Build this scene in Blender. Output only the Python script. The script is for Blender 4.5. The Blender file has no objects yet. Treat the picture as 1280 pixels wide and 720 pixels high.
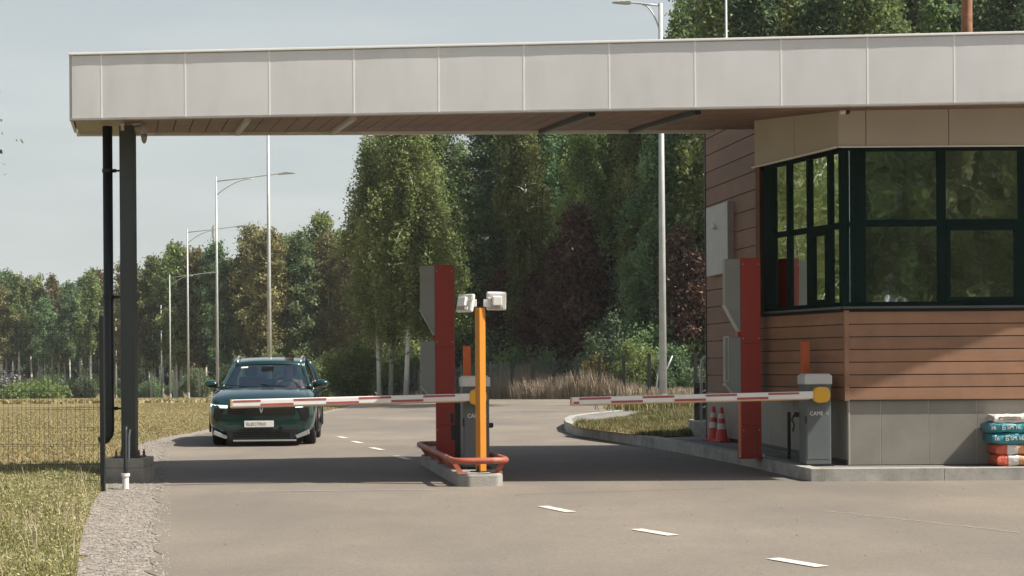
import bpy, bmesh, math, random
import numpy as np
from mathutils import Vector, Matrix, Euler

R = math.radians
scene = bpy.context.scene
col = scene.collection

# ------------------------------------------------------------------ camera, sky, sun, exposure
F, HX, HY, CAMH, ROLL = 2000.0, 640.0, 460.0, 1.32, R(0.4)   # focal length and horizon of the 1280 px wide photograph
cam_d = bpy.data.cameras.new('camera'); cam = bpy.data.objects.new('camera', cam_d); col.objects.link(cam)
cam_d.sensor_width = 36; cam_d.lens = 36 * F / 1280; cam_d.shift_y = 100 / 1280
cam_d.clip_start = 0.1; cam_d.clip_end = 6000
c_, s_ = math.cos(ROLL), math.sin(ROLL)
M_ = Matrix(((c_, s_, 0), (0, 0, -1), (-s_, c_, 0))).to_4x4()
cam.matrix_world = Matrix.Translation((0, 0, CAMH)) @ M_
scene.camera = cam

SUN = Vector((1.0, -0.26, 1.2)).normalized()
world = bpy.data.worlds.new('World'); scene.world = world; world.use_nodes = True
wn = world.node_tree; wn.nodes.clear()
def wnode(t, **k):
    n = wn.nodes.new(t)
    for a, b in k.items(): setattr(n, a, b)
    return n
sky = wnode('ShaderNodeTexSky', sky_type='NISHITA', sun_disc=False)
sky.sun_elevation = math.asin(SUN.z); sky.sun_rotation = math.atan2(SUN.x, SUN.y)
sky.air_density = 1.0; sky.dust_density = 3.5; sky.ozone_density = 1.0
tc = wnode('ShaderNodeTexCoord'); mp = wnode('ShaderNodeMapping'); mp.inputs['Scale'].default_value = (1.2, 1.2, 7.0)
nz = wnode('ShaderNodeTexNoise'); nz.inputs['Scale'].default_value = 2.2; nz.inputs['Detail'].default_value = 5; nz.inputs['Roughness'].default_value = .55
rp = wnode('ShaderNodeMapRange'); rp.inputs['From Min'].default_value = .42; rp.inputs['From Max'].default_value = .72
rp.inputs['To Min'].default_value = .72; rp.inputs['To Max'].default_value = 1.0
mx = wnode('ShaderNodeMix', data_type='RGBA'); mx.inputs['B'].default_value = (6.0, 6.4, 6.3, 1)
bg = wnode('ShaderNodeBackground'); bg.inputs['Strength'].default_value = 0.07
wo = wnode('ShaderNodeOutputWorld')
L = wn.links.new
L(tc.outputs['Generated'], mp.inputs['Vector']); L(mp.outputs['Vector'], nz.inputs['Vector']); L(nz.outputs['Fac'], rp.inputs['Value'])
sz_ = wnode('ShaderNodeSeparateXYZ'); L(tc.outputs['Generated'], sz_.inputs[0])
zr = wnode('ShaderNodeMapRange'); zr.inputs['From Min'].default_value = .20; zr.inputs['From Max'].default_value = .6; zr.inputs['To Min'].default_value = 1.; zr.inputs['To Max'].default_value = .05      # the veil of cloud thins out towards the zenith
L(sz_.outputs['Z'], zr.inputs['Value']); fm = wnode('ShaderNodeMath', operation='MULTIPLY'); L(rp.outputs['Result'], fm.inputs[0]); L(zr.outputs['Result'], fm.inputs[1]); L(fm.outputs[0], mx.inputs['Factor']); L(sky.outputs['Color'], mx.inputs['A']); L(mx.outputs['Result'], bg.inputs['Color']); L(bg.outputs['Background'], wo.inputs['Surface'])

sd = bpy.data.lights.new('sun', 'SUN'); sd.energy = 4.7; sd.angle = R(0.5); sd.color = (1.0, 0.945, 0.86)
so = bpy.data.objects.new('sun', sd); col.objects.link(so)
so.rotation_euler = SUN.to_track_quat('Z', 'Y').to_euler(); so.location = (60, -10, 70)

scene.view_settings.view_transform = 'Standard'; scene.view_settings.look = 'None'
scene.view_settings.exposure = 0.70; scene.view_settings.gamma = 1
scene.render.engine = 'CYCLES'
scene.cycles.max_bounces = 8; scene.cycles.transparent_max_bounces = 12

# ------------------------------------------------------------------ geometry of the photograph
def gz(y):                       # the terrain falls gently away behind the crossing road
    return 0.0 if y < 65 else -0.0165 * (min(y, 400) - 65)
def ray(px, py):
    dx, dy = px - HX, HY - py
    return ((dx * c_ + dy * s_) / F, (-dx * s_ + dy * c_) / F)
def at(px, py, Y):               # the point seen at that pixel, Y metres away
    a, b = ray(px, py); return Vector((a * Y, Y, CAMH + b * Y))
def G(px, py, z=0.0):            # the point of the ground (plus z) seen at that pixel
    a, b = ray(px, py)
    Y = (z - CAMH) / b
    if Y > 65:
        Y = (z - CAMH + 0.0165 * 65) / (b + 0.0165)
        if Y < 0 or Y > 900: Y = 900
    return Vector((a * Y, Y, z + gz(Y)))

# ------------------------------------------------------------------ materials
MATS = {}
def mat(name, color, rough=.6, metal=0., noise=.12, scale=4., bump=0., bscale=40., spec=.5, coat=0., stain=None, detail=6, c2=None, sstretch=None, rows=0, speck=0, coords='Object', ior=None, obj_rand=0.):
    if name in MATS: return MATS[name]
    m = bpy.data.materials.new(name); m.use_nodes = True; nt = m.node_tree; nt.nodes.clear()
    def N(t, **k):
        n = nt.nodes.new(t)
        for a, b in k.items(): setattr(n, a, b)
        return n
    lk = nt.links.new
    out = N('ShaderNodeOutputMaterial'); p = N('ShaderNodeBsdfPrincipled'); lk(p.outputs[0], out.inputs[0])
    p.inputs['Roughness'].default_value = rough; p.inputs['Metallic'].default_value = metal
    p.inputs['Specular IOR Level'].default_value = spec; p.inputs['Coat Weight'].default_value = coat; p.inputs['Coat Roughness'].default_value = .04
    if ior: p.inputs['IOR'].default_value = ior
    t = N('ShaderNodeTexCoord'); n = N('ShaderNodeTexNoise'); n.inputs['Scale'].default_value = scale; n.inputs['Detail'].default_value = detail; n.inputs['Roughness'].default_value = .6
    lk(t.outputs[coords], n.inputs['Vector'])
    r = N('ShaderNodeMapRange'); r.inputs['From Min'].default_value = .3; r.inputs['From Max'].default_value = .7
    lk(n.outputs['Fac'], r.inputs['Value'])
    mxx = N('ShaderNodeMix', data_type='RGBA'); lk(r.outputs['Result'], mxx.inputs['Factor'])
    lo = tuple(c * (1 - noise) for c in color); hi = tuple(min(1, c * (1 + noise)) for c in (c2 or color))
    mxx.inputs['A'].default_value = (*lo, 1); mxx.inputs['B'].default_value = (*hi, 1)
    src = mxx.outputs['Result']
    if stain:
        sc, sscale, lo_, hi_, amt = stain
        n2 = N('ShaderNodeTexNoise'); n2.inputs['Scale'].default_value = sscale; n2.inputs['Detail'].default_value = 8; n2.inputs['Roughness'].default_value = .65
        lk(t.outputs[coords], n2.inputs['Vector'])
        r2 = N('ShaderNodeMapRange'); r2.inputs['From Min'].default_value = lo_; r2.inputs['From Max'].default_value = hi_; r2.inputs['To Max'].default_value = amt
        lk(n2.outputs['Fac'], r2.inputs['Value'])
        m2 = N('ShaderNodeMix', data_type='RGBA'); lk(r2.outputs['Result'], m2.inputs['Factor']); lk(src, m2.inputs['A']); m2.inputs['B'].default_value = (*sc, 1)
        src = m2.outputs['Result']
    if sstretch and stain:
        mpn = N('ShaderNodeMapping'); mpn.inputs['Scale'].default_value = sstretch; lk(t.outputs[coords], mpn.inputs['Vector']); lk(mpn.outputs['Vector'], n2.inputs['Vector'])
    if rows:
        sx = N('ShaderNodeSeparateXYZ'); lk(t.outputs[coords], sx.inputs[0]); dv_ = N('ShaderNodeMath', operation='DIVIDE'); dv_.inputs[1].default_value = rows[0]; ad = N('ShaderNodeMath', operation='SUBTRACT'); ad.inputs[1].default_value = rows[1]
        lk(sx.outputs['Z'], ad.inputs[0]); lk(ad.outputs[0], dv_.inputs[0]); fl = N('ShaderNodeMath', operation='FLOOR'); lk(dv_.outputs[0], fl.inputs[0]); wn_ = N('ShaderNodeTexWhiteNoise', noise_dimensions='1D'); lk(fl.outputs[0], wn_.inputs['W'])
        rw = N('ShaderNodeMapRange'); rw.inputs['To Min'].default_value = 1 - rows[2]; rw.inputs['To Max'].default_value = 1 + rows[2]; lk(wn_.outputs['Value'], rw.inputs['Value'])
        h1 = N('ShaderNodeHueSaturation'); lk(rw.outputs['Result'], h1.inputs['Value']); lk(src, h1.inputs['Color']); src = h1.outputs['Color']
    if speck:
        vo = N('ShaderNodeTexVoronoi'); vo.inputs['Scale'].default_value = speck[0]; lk(t.outputs[coords], vo.inputs['Vector'])
        sp_ = N('ShaderNodeSeparateColor'); lk(vo.outputs['Color'], sp_.inputs[0]); rs = N('ShaderNodeMapRange'); rs.inputs['To Min'].default_value = 1 - speck[1]; rs.inputs['To Max'].default_value = 1 + speck[1]; lk(sp_.outputs[0], rs.inputs['Value'])
        h2 = N('ShaderNodeHueSaturation'); lk(rs.outputs['Result'], h2.inputs['Value']); lk(src, h2.inputs['Color']); src = h2.outputs['Color']
    if obj_rand:
        oi = N('ShaderNodeObjectInfo'); hs = N('ShaderNodeHueSaturation')
        rr = N('ShaderNodeMapRange'); rr.inputs['To Min'].default_value = 1 - obj_rand; rr.inputs['To Max'].default_value = 1 + obj_rand
        lk(oi.outputs['Random'], rr.inputs['Value']); lk(rr.outputs['Result'], hs.inputs['Value']); lk(src, hs.inputs['Color']); src = hs.outputs['Color']
    lk(src, p.inputs['Base Color'])
    rv = N('ShaderNodeMapRange'); rv.inputs['To Min'].default_value = max(0.02, rough - .08); rv.inputs['To Max'].default_value = min(1, rough + .08)
    if rough > .15: lk(n.outputs['Fac'], rv.inputs['Value']); lk(rv.outputs['Result'], p.inputs['Roughness'])
    if bump:
        n3 = N('ShaderNodeTexNoise'); n3.inputs['Scale'].default_value = bscale; n3.inputs['Detail'].default_value = 4
        lk(t.outputs[coords], n3.inputs['Vector'])
        b = N('ShaderNodeBump'); b.inputs['Strength'].default_value = bump; b.inputs['Distance'].default_value = .02
        lk(n3.outputs['Fac'], b.inputs['Height']); lk(b.outputs['Normal'], p.inputs['Normal'])
    m['_'] = 1
    MATS[name] = m
    return m

def leafmat(name, a, b, trans=.35, rand=.25, warm=None):
    if name in MATS: return MATS[name]
    m = bpy.data.materials.new(name); m.use_nodes = True; nt = m.node_tree; nt.nodes.clear(); lk = nt.links.new
    N = nt.nodes.new
    at_ = N('ShaderNodeAttribute'); at_.attribute_name = 'tint'
    mx1 = N('ShaderNodeMix'); mx1.data_type = 'RGBA'; mx1.inputs['A'].default_value = (*a, 1); mx1.inputs['B'].default_value = (*b, 1)
    lk(at_.outputs['Fac'], mx1.inputs['Factor'])
    oi = N('ShaderNodeObjectInfo'); hs = N('ShaderNodeHueSaturation')
    rr = N('ShaderNodeMapRange'); rr.inputs['To Min'].default_value = 1 - rand; rr.inputs['To Max'].default_value = 1 + rand
    lk(oi.outputs['Random'], rr.inputs['Value']); lk(rr.outputs['Result'], hs.inputs['Value'])
    ml = N('ShaderNodeMath'); ml.operation = 'MULTIPLY'; ml.inputs[1].default_value = 7.31; lk(oi.outputs['Random'], ml.inputs[0])
    fr = N('ShaderNodeMath'); fr.operation = 'FRACT'; lk(ml.outputs[0], fr.inputs[0])
    rh = N('ShaderNodeMapRange'); rh.inputs['To Min'].default_value = .47; rh.inputs['To Max'].default_value = .515; lk(fr.outputs[0], rh.inputs['Value']); lk(rh.outputs['Result'], hs.inputs['Hue'])
    lk(mx1.outputs['Result'], hs.inputs['Color'])
    d = N('ShaderNodeBsdfPrincipled'); d.inputs['Roughness'].default_value = .55; d.inputs['Specular IOR Level'].default_value = .35
    tr = N('ShaderNodeBsdfTranslucent'); ms = N('ShaderNodeMixShader'); ms.inputs[0].default_value = trans
    lk(hs.outputs['Color'], d.inputs['Base Color']); lk(hs.outputs['Color'], tr.inputs['Color'])
    lk(d.outputs[0], ms.inputs[1]); lk(tr.outputs[0], ms.inputs[2])
    o = N('ShaderNodeOutputMaterial'); lk(ms.outputs[0], o.inputs[0])
    MATS[name] = m
    return m

def glassmat(name, tint, fac_lo, fac_hi, wobble=0.):
    m = bpy.data.materials.new(name); m.use_nodes = True; nt = m.node_tree; nt.nodes.clear(); lk = nt.links.new; N = nt.nodes.new
    tr = N('ShaderNodeBsdfTransparent'); tr.inputs[0].default_value = (*tint, 1)
    gl = N('ShaderNodeBsdfGlossy'); gl.inputs['Roughness'].default_value = .02; gl.inputs['Color'].default_value = (.9, .95, .92, 1)
    lw = N('ShaderNodeLayerWeight'); lw.inputs['Blend'].default_value = .35
    mr = N('ShaderNodeMapRange'); mr.inputs['To Min'].default_value = fac_lo; mr.inputs['To Max'].default_value = fac_hi
    lk(lw.outputs['Facing'], mr.inputs['Value']); ms = N('ShaderNodeMixShader'); lk(mr.outputs['Result'], ms.inputs[0])
    lk(tr.outputs[0], ms.inputs[1]); lk(gl.outputs[0], ms.inputs[2])
    if wobble:
        t = N('ShaderNodeTexCoord'); n = N('ShaderNodeTexNoise'); n.inputs['Scale'].default_value = 2.6; n.inputs['Detail'].default_value = 2.
        b = N('ShaderNodeBump'); b.inputs['Strength'].default_value = wobble; b.inputs['Distance'].default_value = .05
        lk(t.outputs['Object'], n.inputs['Vector']); lk(n.outputs['Fac'], b.inputs['Height']); lk(b.outputs['Normal'], gl.inputs['Normal'])
    o = N('ShaderNodeOutputMaterial'); lk(ms.outputs[0], o.inputs[0]); MATS[name] = m
    return m

# ------------------------------------------------------------------ mesh helpers
def tag(o, label=None, cat=None, group=None, kind=None):
    if label: o['label'] = label
    if cat: o['category'] = cat
    if group: o['group'] = group
    if kind: o['kind'] = kind
    return o
WM = {}
def empty(name, loc, rz=0., label=None, cat=None, group=None):
    o = bpy.data.objects.new(name, None); col.objects.link(o); o.location = loc; o.rotation_euler = (0, 0, rz); o.empty_display_size = .2
    WM[o.name] = Matrix.Translation(loc) @ Matrix.Rotation(rz, 4, 'Z')
    return tag(o, label, cat, group)
def copy_tree(o, loc=None, rz=None, parent=None, scale=None):
    c = o.copy(); col.objects.link(c)
    if parent: c.parent = parent
    if loc is not None: c.location = loc
    if rz is not None: c.rotation_euler = (0, 0, rz)
    if scale is not None: c.scale = (scale,) * 3 if isinstance(scale, (int, float)) else scale
    for ch in list(o.children): copy_tree(ch, parent=c)
    return c

class MB:
    def __init__(s): s.v = []; s.f = []; s.m = []; s.mi = 0
    def add(s, vs, fs):
        n = len(s.v); s.v += [tuple(v) for v in vs]; s.f += [tuple(i + n for i in f) for f in fs]; s.m += [s.mi] * len(fs); return s
    def box(s, x0, x1, y0, y1, z0, z1, M=None):
        vs = [Vector((x, y, z)) for z in (z0, z1) for y in (y0, y1) for x in (x0, x1)]
        if M: vs = [M @ v for v in vs]
        return s.add(vs, [(0, 2, 3, 1), (4, 5, 7, 6), (0, 1, 5, 4), (1, 3, 7, 5), (3, 2, 6, 7), (2, 0, 4, 6)])
    def cbox(s, c, d, M=None):
        c = Vector(c); h = Vector(d) / 2
        T = Matrix.Translation(c) @ (M if M else Matrix())
        return s.box(-h.x, h.x, -h.y, h.y, -h.z, h.z, T)
    def beam(s, a, b, w, t, up=(0, 0, 1)):      # a box from a to b, w wide sideways, t thick along up
        a = Vector(a); b = Vector(b); d = (b - a); l = d.length; d.normalize()
        x = d.cross(Vector(up)); x.normalize(); z = x.cross(d)
        M = Matrix((x, d, z)).transposed().to_4x4(); M.translation = a
        return s.box(-w / 2, w / 2, 0, l, -t / 2, t / 2, M)
    def prism(s, pts, z0, z1):                   # polygon (ccw, xy) between two heights; z may be lists
        n = len(pts); a = z0 if isinstance(z0, (list, tuple)) else [z0] * n; b = z1 if isinstance(z1, (list, tuple)) else [z1] * n
        vs = [(p[0], p[1], a[i]) for i, p in enumerate(pts)] + [(p[0], p[1], b[i]) for i, p in enumerate(pts)]
        fs = [tuple(reversed(range(n))), tuple(range(n, 2 * n))] + [(i, (i + 1) % n, n + (i + 1) % n, n + i) for i in range(n)]
        return s.add(vs, fs)
    def extrude(s, pts, vec):                    # any planar polygon in 3d, extruded by vec
        n = len(pts); v = Vector(vec); P = [Vector(p) for p in pts]
        return s.add(P + [p + v for p in P], [tuple(reversed(range(n))), tuple(range(n, 2 * n))] + [(i, (i + 1) % n, n + (i + 1) % n, n + i) for i in range(n)])
    def tube(s, path, r, n=10, closed=False, caps=True):
        P = [Vector(p) for p in path]; k = len(P); rs = r if isinstance(r, (list, tuple)) else [r] * k
        base = len(s.v); vs = []; prev = None
        for i, p in enumerate(P):
            if closed: d = P[(i + 1) % k] - P[i - 1]
            else: d = P[min(i + 1, k - 1)] - P[max(i - 1, 0)]
            d.normalize()
            if prev is None:
                u = d.orthogonal().normalized()
            else:
                u = (prev - d * prev.dot(d)).normalized()
            prev = u; w = d.cross(u)
            for j in range(n):
                a = 2 * math.pi * j / n; vs.append(p + (u * math.cos(a) + w * math.sin(a)) * rs[i])
        fs = []
        for i in range(k if closed else k - 1):
            for j in range(n):
                a, b = i * n + j, i * n + (j + 1) % n; c, d_ = ((i + 1) % k) * n + (j + 1) % n, ((i + 1) % k) * n + j
                fs.append((a, b, c, d_))
        if not closed and caps: fs += [tuple(reversed(range(n))), tuple(range((k - 1) * n, k * n))]
        return s.add(vs, fs)
    def lathe(s, prof, c=(0, 0, 0), n=20, M=None):     # (r, z) profile around z
        vs = []
        for (r, z) in prof:
            for j in range(n):
                a = 2 * math.pi * j / n; v = Vector((r * math.cos(a), r * math.sin(a), z))
                if M: v = M @ v
                vs.append(v + Vector(c))
        fs = []; k = len(prof)
        for i in range(k - 1):
            for j in range(n): fs.append((i * n + j, i * n + (j + 1) % n, (i + 1) * n + (j + 1) % n, (i + 1) * n + j))
        fs += [tuple(reversed(range(n))), tuple(range((k - 1) * n, k * n))]
        return s.add(vs, fs)
    def build(s, name, m, parent=None, bevel=0, smooth=False, world=False, sub=0, origin=None):
        me = bpy.data.meshes.new(name); V = s.v
        if parent is not None and world:
            I = WM[parent.name].inverted(); V = [tuple(I @ Vector(v)) for v in V]
        if origin is not None: V = [tuple(Vector(v) - Vector(origin)) for v in V]
        me.from_pydata(V, [], s.f)
        ms = m if isinstance(m, (list, tuple)) else [m]
        for q in ms: me.materials.append(q)
        if len(ms) > 1: me.polygons.foreach_set('material_index', s.m)
        if smooth: me.polygons.foreach_set('use_smooth', [True] * len(me.polygons))
        me.validate(); me.update()
        o = bpy.data.objects.new(name, me); col.objects.link(o)
        if parent is not None: o.parent = parent
        if origin is not None: o.location = origin
        if bevel:
            b = o.modifiers.new('bevel', 'BEVEL'); b.width = bevel; b.segments = 2; b.limit_method = 'ANGLE'; b.angle_limit = R(35); b.harden_normals = False
        if sub:
            q = o.modifiers.new('sub', 'SUBSURF'); q.levels = sub; q.render_levels = sub
        return o
def part(name, m, parent, **k):
    """decorator-free shortcut: returns an MB whose build is preset"""
    b = MB(); b._a = (name, m, parent, k); return b
def done(b):
    n, m, p, k = b._a; return b.build(n, m, p, **k)

def text_mesh(name, body, size, m, M, parent=None, depth=.002, align='LEFT', sx=1.):
    cu = bpy.data.curves.new(name, 'FONT'); cu.body = body; cu.size = size; cu.extrude = depth; cu.align_x = align; cu.align_y = 'CENTER'; cu.resolution_u = 3
    o = bpy.data.objects.new(name, cu); col.objects.link(o); dg = bpy.context.evaluated_depsgraph_get()
    me = bpy.data.meshes.new_from_object(o.evaluated_get(dg)); bpy.data.objects.remove(o); me.materials.clear(); me.materials.append(m)
    me.transform(M @ Matrix.Diagonal((sx, 1, 1, 1)))
    q = bpy.data.objects.new(name, me); col.objects.link(q)
    if parent is not None: q.parent = parent
    return q
def facing(p, right=(1, 0, 0), up=(0, 0, 1)):      # matrix placing text at p reading along right
    r = Vector(right).normalized(); u = Vector(up).normalized(); n = r.cross(u)
    M = Matrix((r, u, n)).transposed().to_4x4(); M.translation = Vector(p); return M

def sheet(name, pts, dz, m, cuts=True, kind='structure'):      # flat sheet following the terrain, dz above it
    bm = bmesh.new(); vs = [bm.verts.new((p[0], p[1], 0)) for p in pts]; bm.faces.new(vs)
    for y in (65, 400):
        bmesh.ops.bisect_plane(bm, geom=bm.verts[:] + bm.edges[:] + bm.faces[:], plane_co=(0, y, 0), plane_no=(0, 1, 0))
    bmesh.ops.triangulate(bm, faces=bm.faces[:])
    for v in bm.verts: v.co.z = gz(v.co.y) + dz
    bmesh.ops.recalc_face_normals(bm, faces=bm.faces[:])
    if sum(f.normal.z for f in bm.faces) < 0: bmesh.ops.reverse_faces(bm, faces=bm.faces[:])
    me = bpy.data.meshes.new(name); bm.to_mesh(me); bm.free(); me.materials.append(m)
    o = bpy.data.objects.new(name, me); col.objects.link(o); o['kind'] = kind
    return o

# ------------------------------------------------------------------ palette
ASPH = mat('asphalt', (.168, .146, .117), .9, noise=.13, scale=.22, stain=((.135, .122, .106), .33, .42, .70, .8), sstretch=(1.6, .5, 1), bump=.28, bscale=160, c2=(.215, .180, .140), speck=(70, .13))
GRASSB = mat('grass_ground', (.19, .145, .055), .95, noise=.3, scale=.8, bump=.8, bscale=30, stain=((.13, .12, .04), .12, .45, .65, .7))
GRAV = mat('gravel', (.27, .235, .20), .95, noise=.45, scale=45, speck=(38, .4), bump=.7, bscale=110, stain=((.12, .105, .08), 6, .5, .7, .6))
CONC = mat('concrete', (.30, .285, .255), .9, noise=.18, scale=5, bump=.4, bscale=60, stain=((.15, .14, .125), 1.8, .5, .75, .7))
CONCD = mat('paving', (.20, .19, .17), .9, noise=.22, scale=3, bump=.4, bscale=60, stain=((.12, .115, .1), 1.1, .45, .7, .7))
FASC = mat('fascia_panel', (.70, .69, .675), .42, metal=.15, noise=.04, scale=.8, stain=((.58, .56, .53), 2.2, .48, .8, .55), sstretch=(1.6, 1, .35))
TRIM_GLINT = mat('white_trim_glint', (.86, .85, .82), .4, noise=.05)  # real trims, and the sun on panel edges painted into the fascia seams
BAND = mat('band_panel', (.50, .455, .39), .5, noise=.05, scale=1.2)
BAND2 = mat('light_soffit_panel', (.42, .36, .25), .6, noise=.08)
SOFF = mat('soffit_plank', (.24, .135, .092), .6, noise=.25, scale=2.2, stain=((.13, .062, .045), .6, .45, .65, .7))
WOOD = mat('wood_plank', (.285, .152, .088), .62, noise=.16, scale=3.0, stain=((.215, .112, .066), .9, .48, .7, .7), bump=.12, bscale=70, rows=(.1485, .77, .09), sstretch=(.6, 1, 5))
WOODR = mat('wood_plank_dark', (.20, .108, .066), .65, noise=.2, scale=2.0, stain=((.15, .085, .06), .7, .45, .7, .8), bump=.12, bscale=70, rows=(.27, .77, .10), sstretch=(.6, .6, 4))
TILE = mat('plinth_tile', (.245, .225, .19), .6, noise=.12, scale=2.5, stain=((.26, .245, .215), 1.4, .55, .72, .6))
GREYM = mat('dark_grey_steel', (.050, .058, .058), .45, noise=.1, scale=3, metal=.1)
BLACK = mat('black_plastic', (.012, .013, .014), .45, noise=.2)
BLACKM = mat('black_steel', (.016, .018, .018), .5, noise=.2, metal=.2)
GALV = mat('galvanised_steel', (.46, .48, .46), .55, noise=.12, scale=3, metal=.35)
REDP = mat('red_paint', (.32, .026, .014), .45, noise=.08, scale=2.5, stain=((.24, .03, .018), 2.2, .55, .8, .6))
TGREY = mat('terminal_grey', (.25, .26, .24), .45, noise=.07, scale=3)
ORNG = mat('orange_paint', (.56, .215, .02), .45, noise=.06, scale=3)
ORNR = mat('orange_red_paint', (.50, .10, .02), .45, noise=.06, scale=3)
YELL = mat('yellow_plastic', (.66, .36, .03), .4, noise=.05)
WHIT = mat('white_paint', (.72, .70, .66), .45, noise=.05, scale=4)
WHITL = mat('road_paint', (.66, .63, .55), .8, noise=.12, scale=9, stain=((.28, .25, .21), 9, .48, .70, .85))
RUSTR = mat('worn_rail_paint', (.36, .095, .055), .55, noise=.2, scale=9, stain=((.42, .26, .19), 5, .5, .7, .8))
CABG = mat('cabinet_grey', (.095, .108, .108), .5, noise=.06, scale=3, stain=((.15, .16, .155), 4, .6, .8, .5))
CAPW = mat('cabinet_cap', (.50, .50, .48), .4, noise=.06)
REDST = mat('red_stripe', (.36, .085, .085), .5, noise=.15, scale=12)
AMBER = mat('amber_edge', (.60, .33, .13), .5, noise=.1)
FRAME = mat('window_frame_green', (.008, .021, .018), .85, noise=.1, spec=.08)
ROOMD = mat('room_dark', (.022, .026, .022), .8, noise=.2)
WGLASS = glassmat('window_glass', (.88, .95, .88), .84, .95, .035)
CGLASS = glassmat('car_glass', (.42, .58, .57), .10, .55)
# ------------------------------------------------------------------ ground and road
def grid_ground():
    ys = [-800, -400] + list(np.arange(-120, 65, 18.5)) + [65, 100, 150, 210, 280, 400, 800]; xs = [-800, -400, -150, -60, -20, 0, 20, 60, 150, 400, 800]
    b = MB(); vs = [(x, y, gz(y)) for y in ys for x in xs]; n = len(xs)
    b.add(vs, [(j * n + i, j * n + i + 1, (j + 1) * n + i + 1, (j + 1) * n + i) for j in range(len(ys) - 1) for i in range(n - 1)])
    o = b.build('ground', GRASSB); o['kind'] = 'structure'
grid_ground()
P2 = lambda pts, z=0.: [G(x, y, z) for x, y in pts]
edge_px = [(186, 735), (192, 690), (197, 640), (200, 600), (201, 575), (208, 556), (232, 547), (262, 541), (300, 534), (345, 527), (395, 519), (440, 510), (500, 504.5), (560, 501.5)]
edge = [G(x, y) for x, y in edge_px]
far = [Vector((2, 69, 0)), Vector((14, 71, 0)), Vector((60, 76, 0)), Vector((120, 78, 0))]
near = [Vector((120, -60, 0)), Vector((-1.8, -60, 0)), Vector((-2.2, 0, 0))]
def rough(pts, amp, step=.35, seed=0):
    r = random.Random(seed); o = []
    for i in range(len(pts) - 1):
        A, B = pts[i], pts[i + 1]; k = max(1, int((B - A).length / step)) if A.y < 40 else 1
        for j in range(k):
            q = A.lerp(B, j / k); o.append(q + (Vector((r.gauss(0, amp), 0, 0)) if j or i else Vector((0, 0, 0))))
    return o + [pts[-1]]
sheet('road', rough(edge, .035, .22, 3) + far + near, .010, ASPH)
gravel_px = [(82, 735), (88, 690), (98, 655), (108, 630), (122, 612), (126, 603), (150, 575), (172, 556), (200, 548), (232, 542), (262, 536.5), (300, 530), (345, 523), (400, 515), (438, 507)]
gravel = [Vector((-4.6, 0, 0)), Vector((-4.2, 6, 0))] + [G(x, y) for x, y in gravel_px]
sheet('gravel_verge', rough(gravel, .06, .3, 5) + [Vector((-3, 60, 0)), Vector((2, 50, 0)), Vector((0, 20, 0)), Vector((-1, 0, 0))], .005, GRAV)
# the far road with the lamps, seen edge-on behind the mown field
sheet('far_road', [Vector((-60, 150, 0)), Vector((-14, 74, 0)), Vector((-4, 66.5, 0)), Vector((3, 66.5, 0)), Vector((3, 68.5, 0)), Vector((-5, 70.5, 0)), Vector((-17, 92, 0)), Vector((-62, 156, 0))], .006, ASPH)

# dashes down the middle, hand painted, each one its own mark
def quad_sheet(name, pts, dz, m):
    b = MB(); b.add([(p.x, p.y, gz(p.y) + dz) for p in pts], [tuple(range(len(pts)))]); o = b.build(name, m); o['kind'] = 'structure'; return o
dashes = [((964, 700.5), (998, 711), .11), ((795, 663.5), (842, 671.5), .11), ((678, 634.5), (714, 642), .11), ((495, 571), (511, 575.5), .11), ((464, 560.5), (478, 563.5), .11), ((441, 552.5), (452, 555), .11), ((423, 546.5), (432, 548.5), .11)]
dashes[0] = ((966, 700.5), (1028, 711), .11)
for a, b_, w in dashes:
    A = G(*a); B = G(*b_); d = (B - A).normalized(); nrm = Vector((-d.y, d.x, 0)) * w / 2
    quad_sheet('lane_dash', [A - nrm, B - nrm, B + nrm, A + nrm], .016, WHITL)
# saw-cut seams across the lane in the shade, and a bitumen seam
SEAM = mat('pale_joint', (.36, .34, .31), .9, noise=.2, scale=20)
def strip(name, pts, w, m, dz):
    b = MB(); 
    for i in range(len(pts) - 1):
        A, B = pts[i], pts[i + 1]; d = (B - A).normalized(); q = Vector((-d.y, d.x, 0)) * w / 2
        b.add([(p.x, p.y, gz(p.y) + dz) for p in (A - q, B - q, B + q, A + q)], [(0, 1, 2, 3)])
    o = b.build(name, m); o['kind'] = 'structure'; return o
strip('road_joint', P2([(640, 579), (745, 575.5), (846, 571.5)]), .035, SEAM, .0145)
BITU = mat('bitumen_crack', (.05, .046, .042), .9, noise=.2)
rc = random.Random(4)
def crack(a, b_, n, j, w, m_=0):
    A, B = G(*a), G(*b_); pts = [A.lerp(B, i / n) + Vector((rc.uniform(-j, j), rc.uniform(-j, j), 0)) for i in range(n + 1)]
    strip('road_crack', pts, w, SEAM if m_ else BITU, .0142)
crack((1030, 640), (1278, 668), 22, .03, .014, 1); crack((640, 620), (900, 612), 18, .05, .01); crack((420, 600), (560, 604), 10, .05, .02)
strip('road_patch_edge', P2([(300, 616), (545, 613.5)]), .04, SEAM, .0143)

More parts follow.
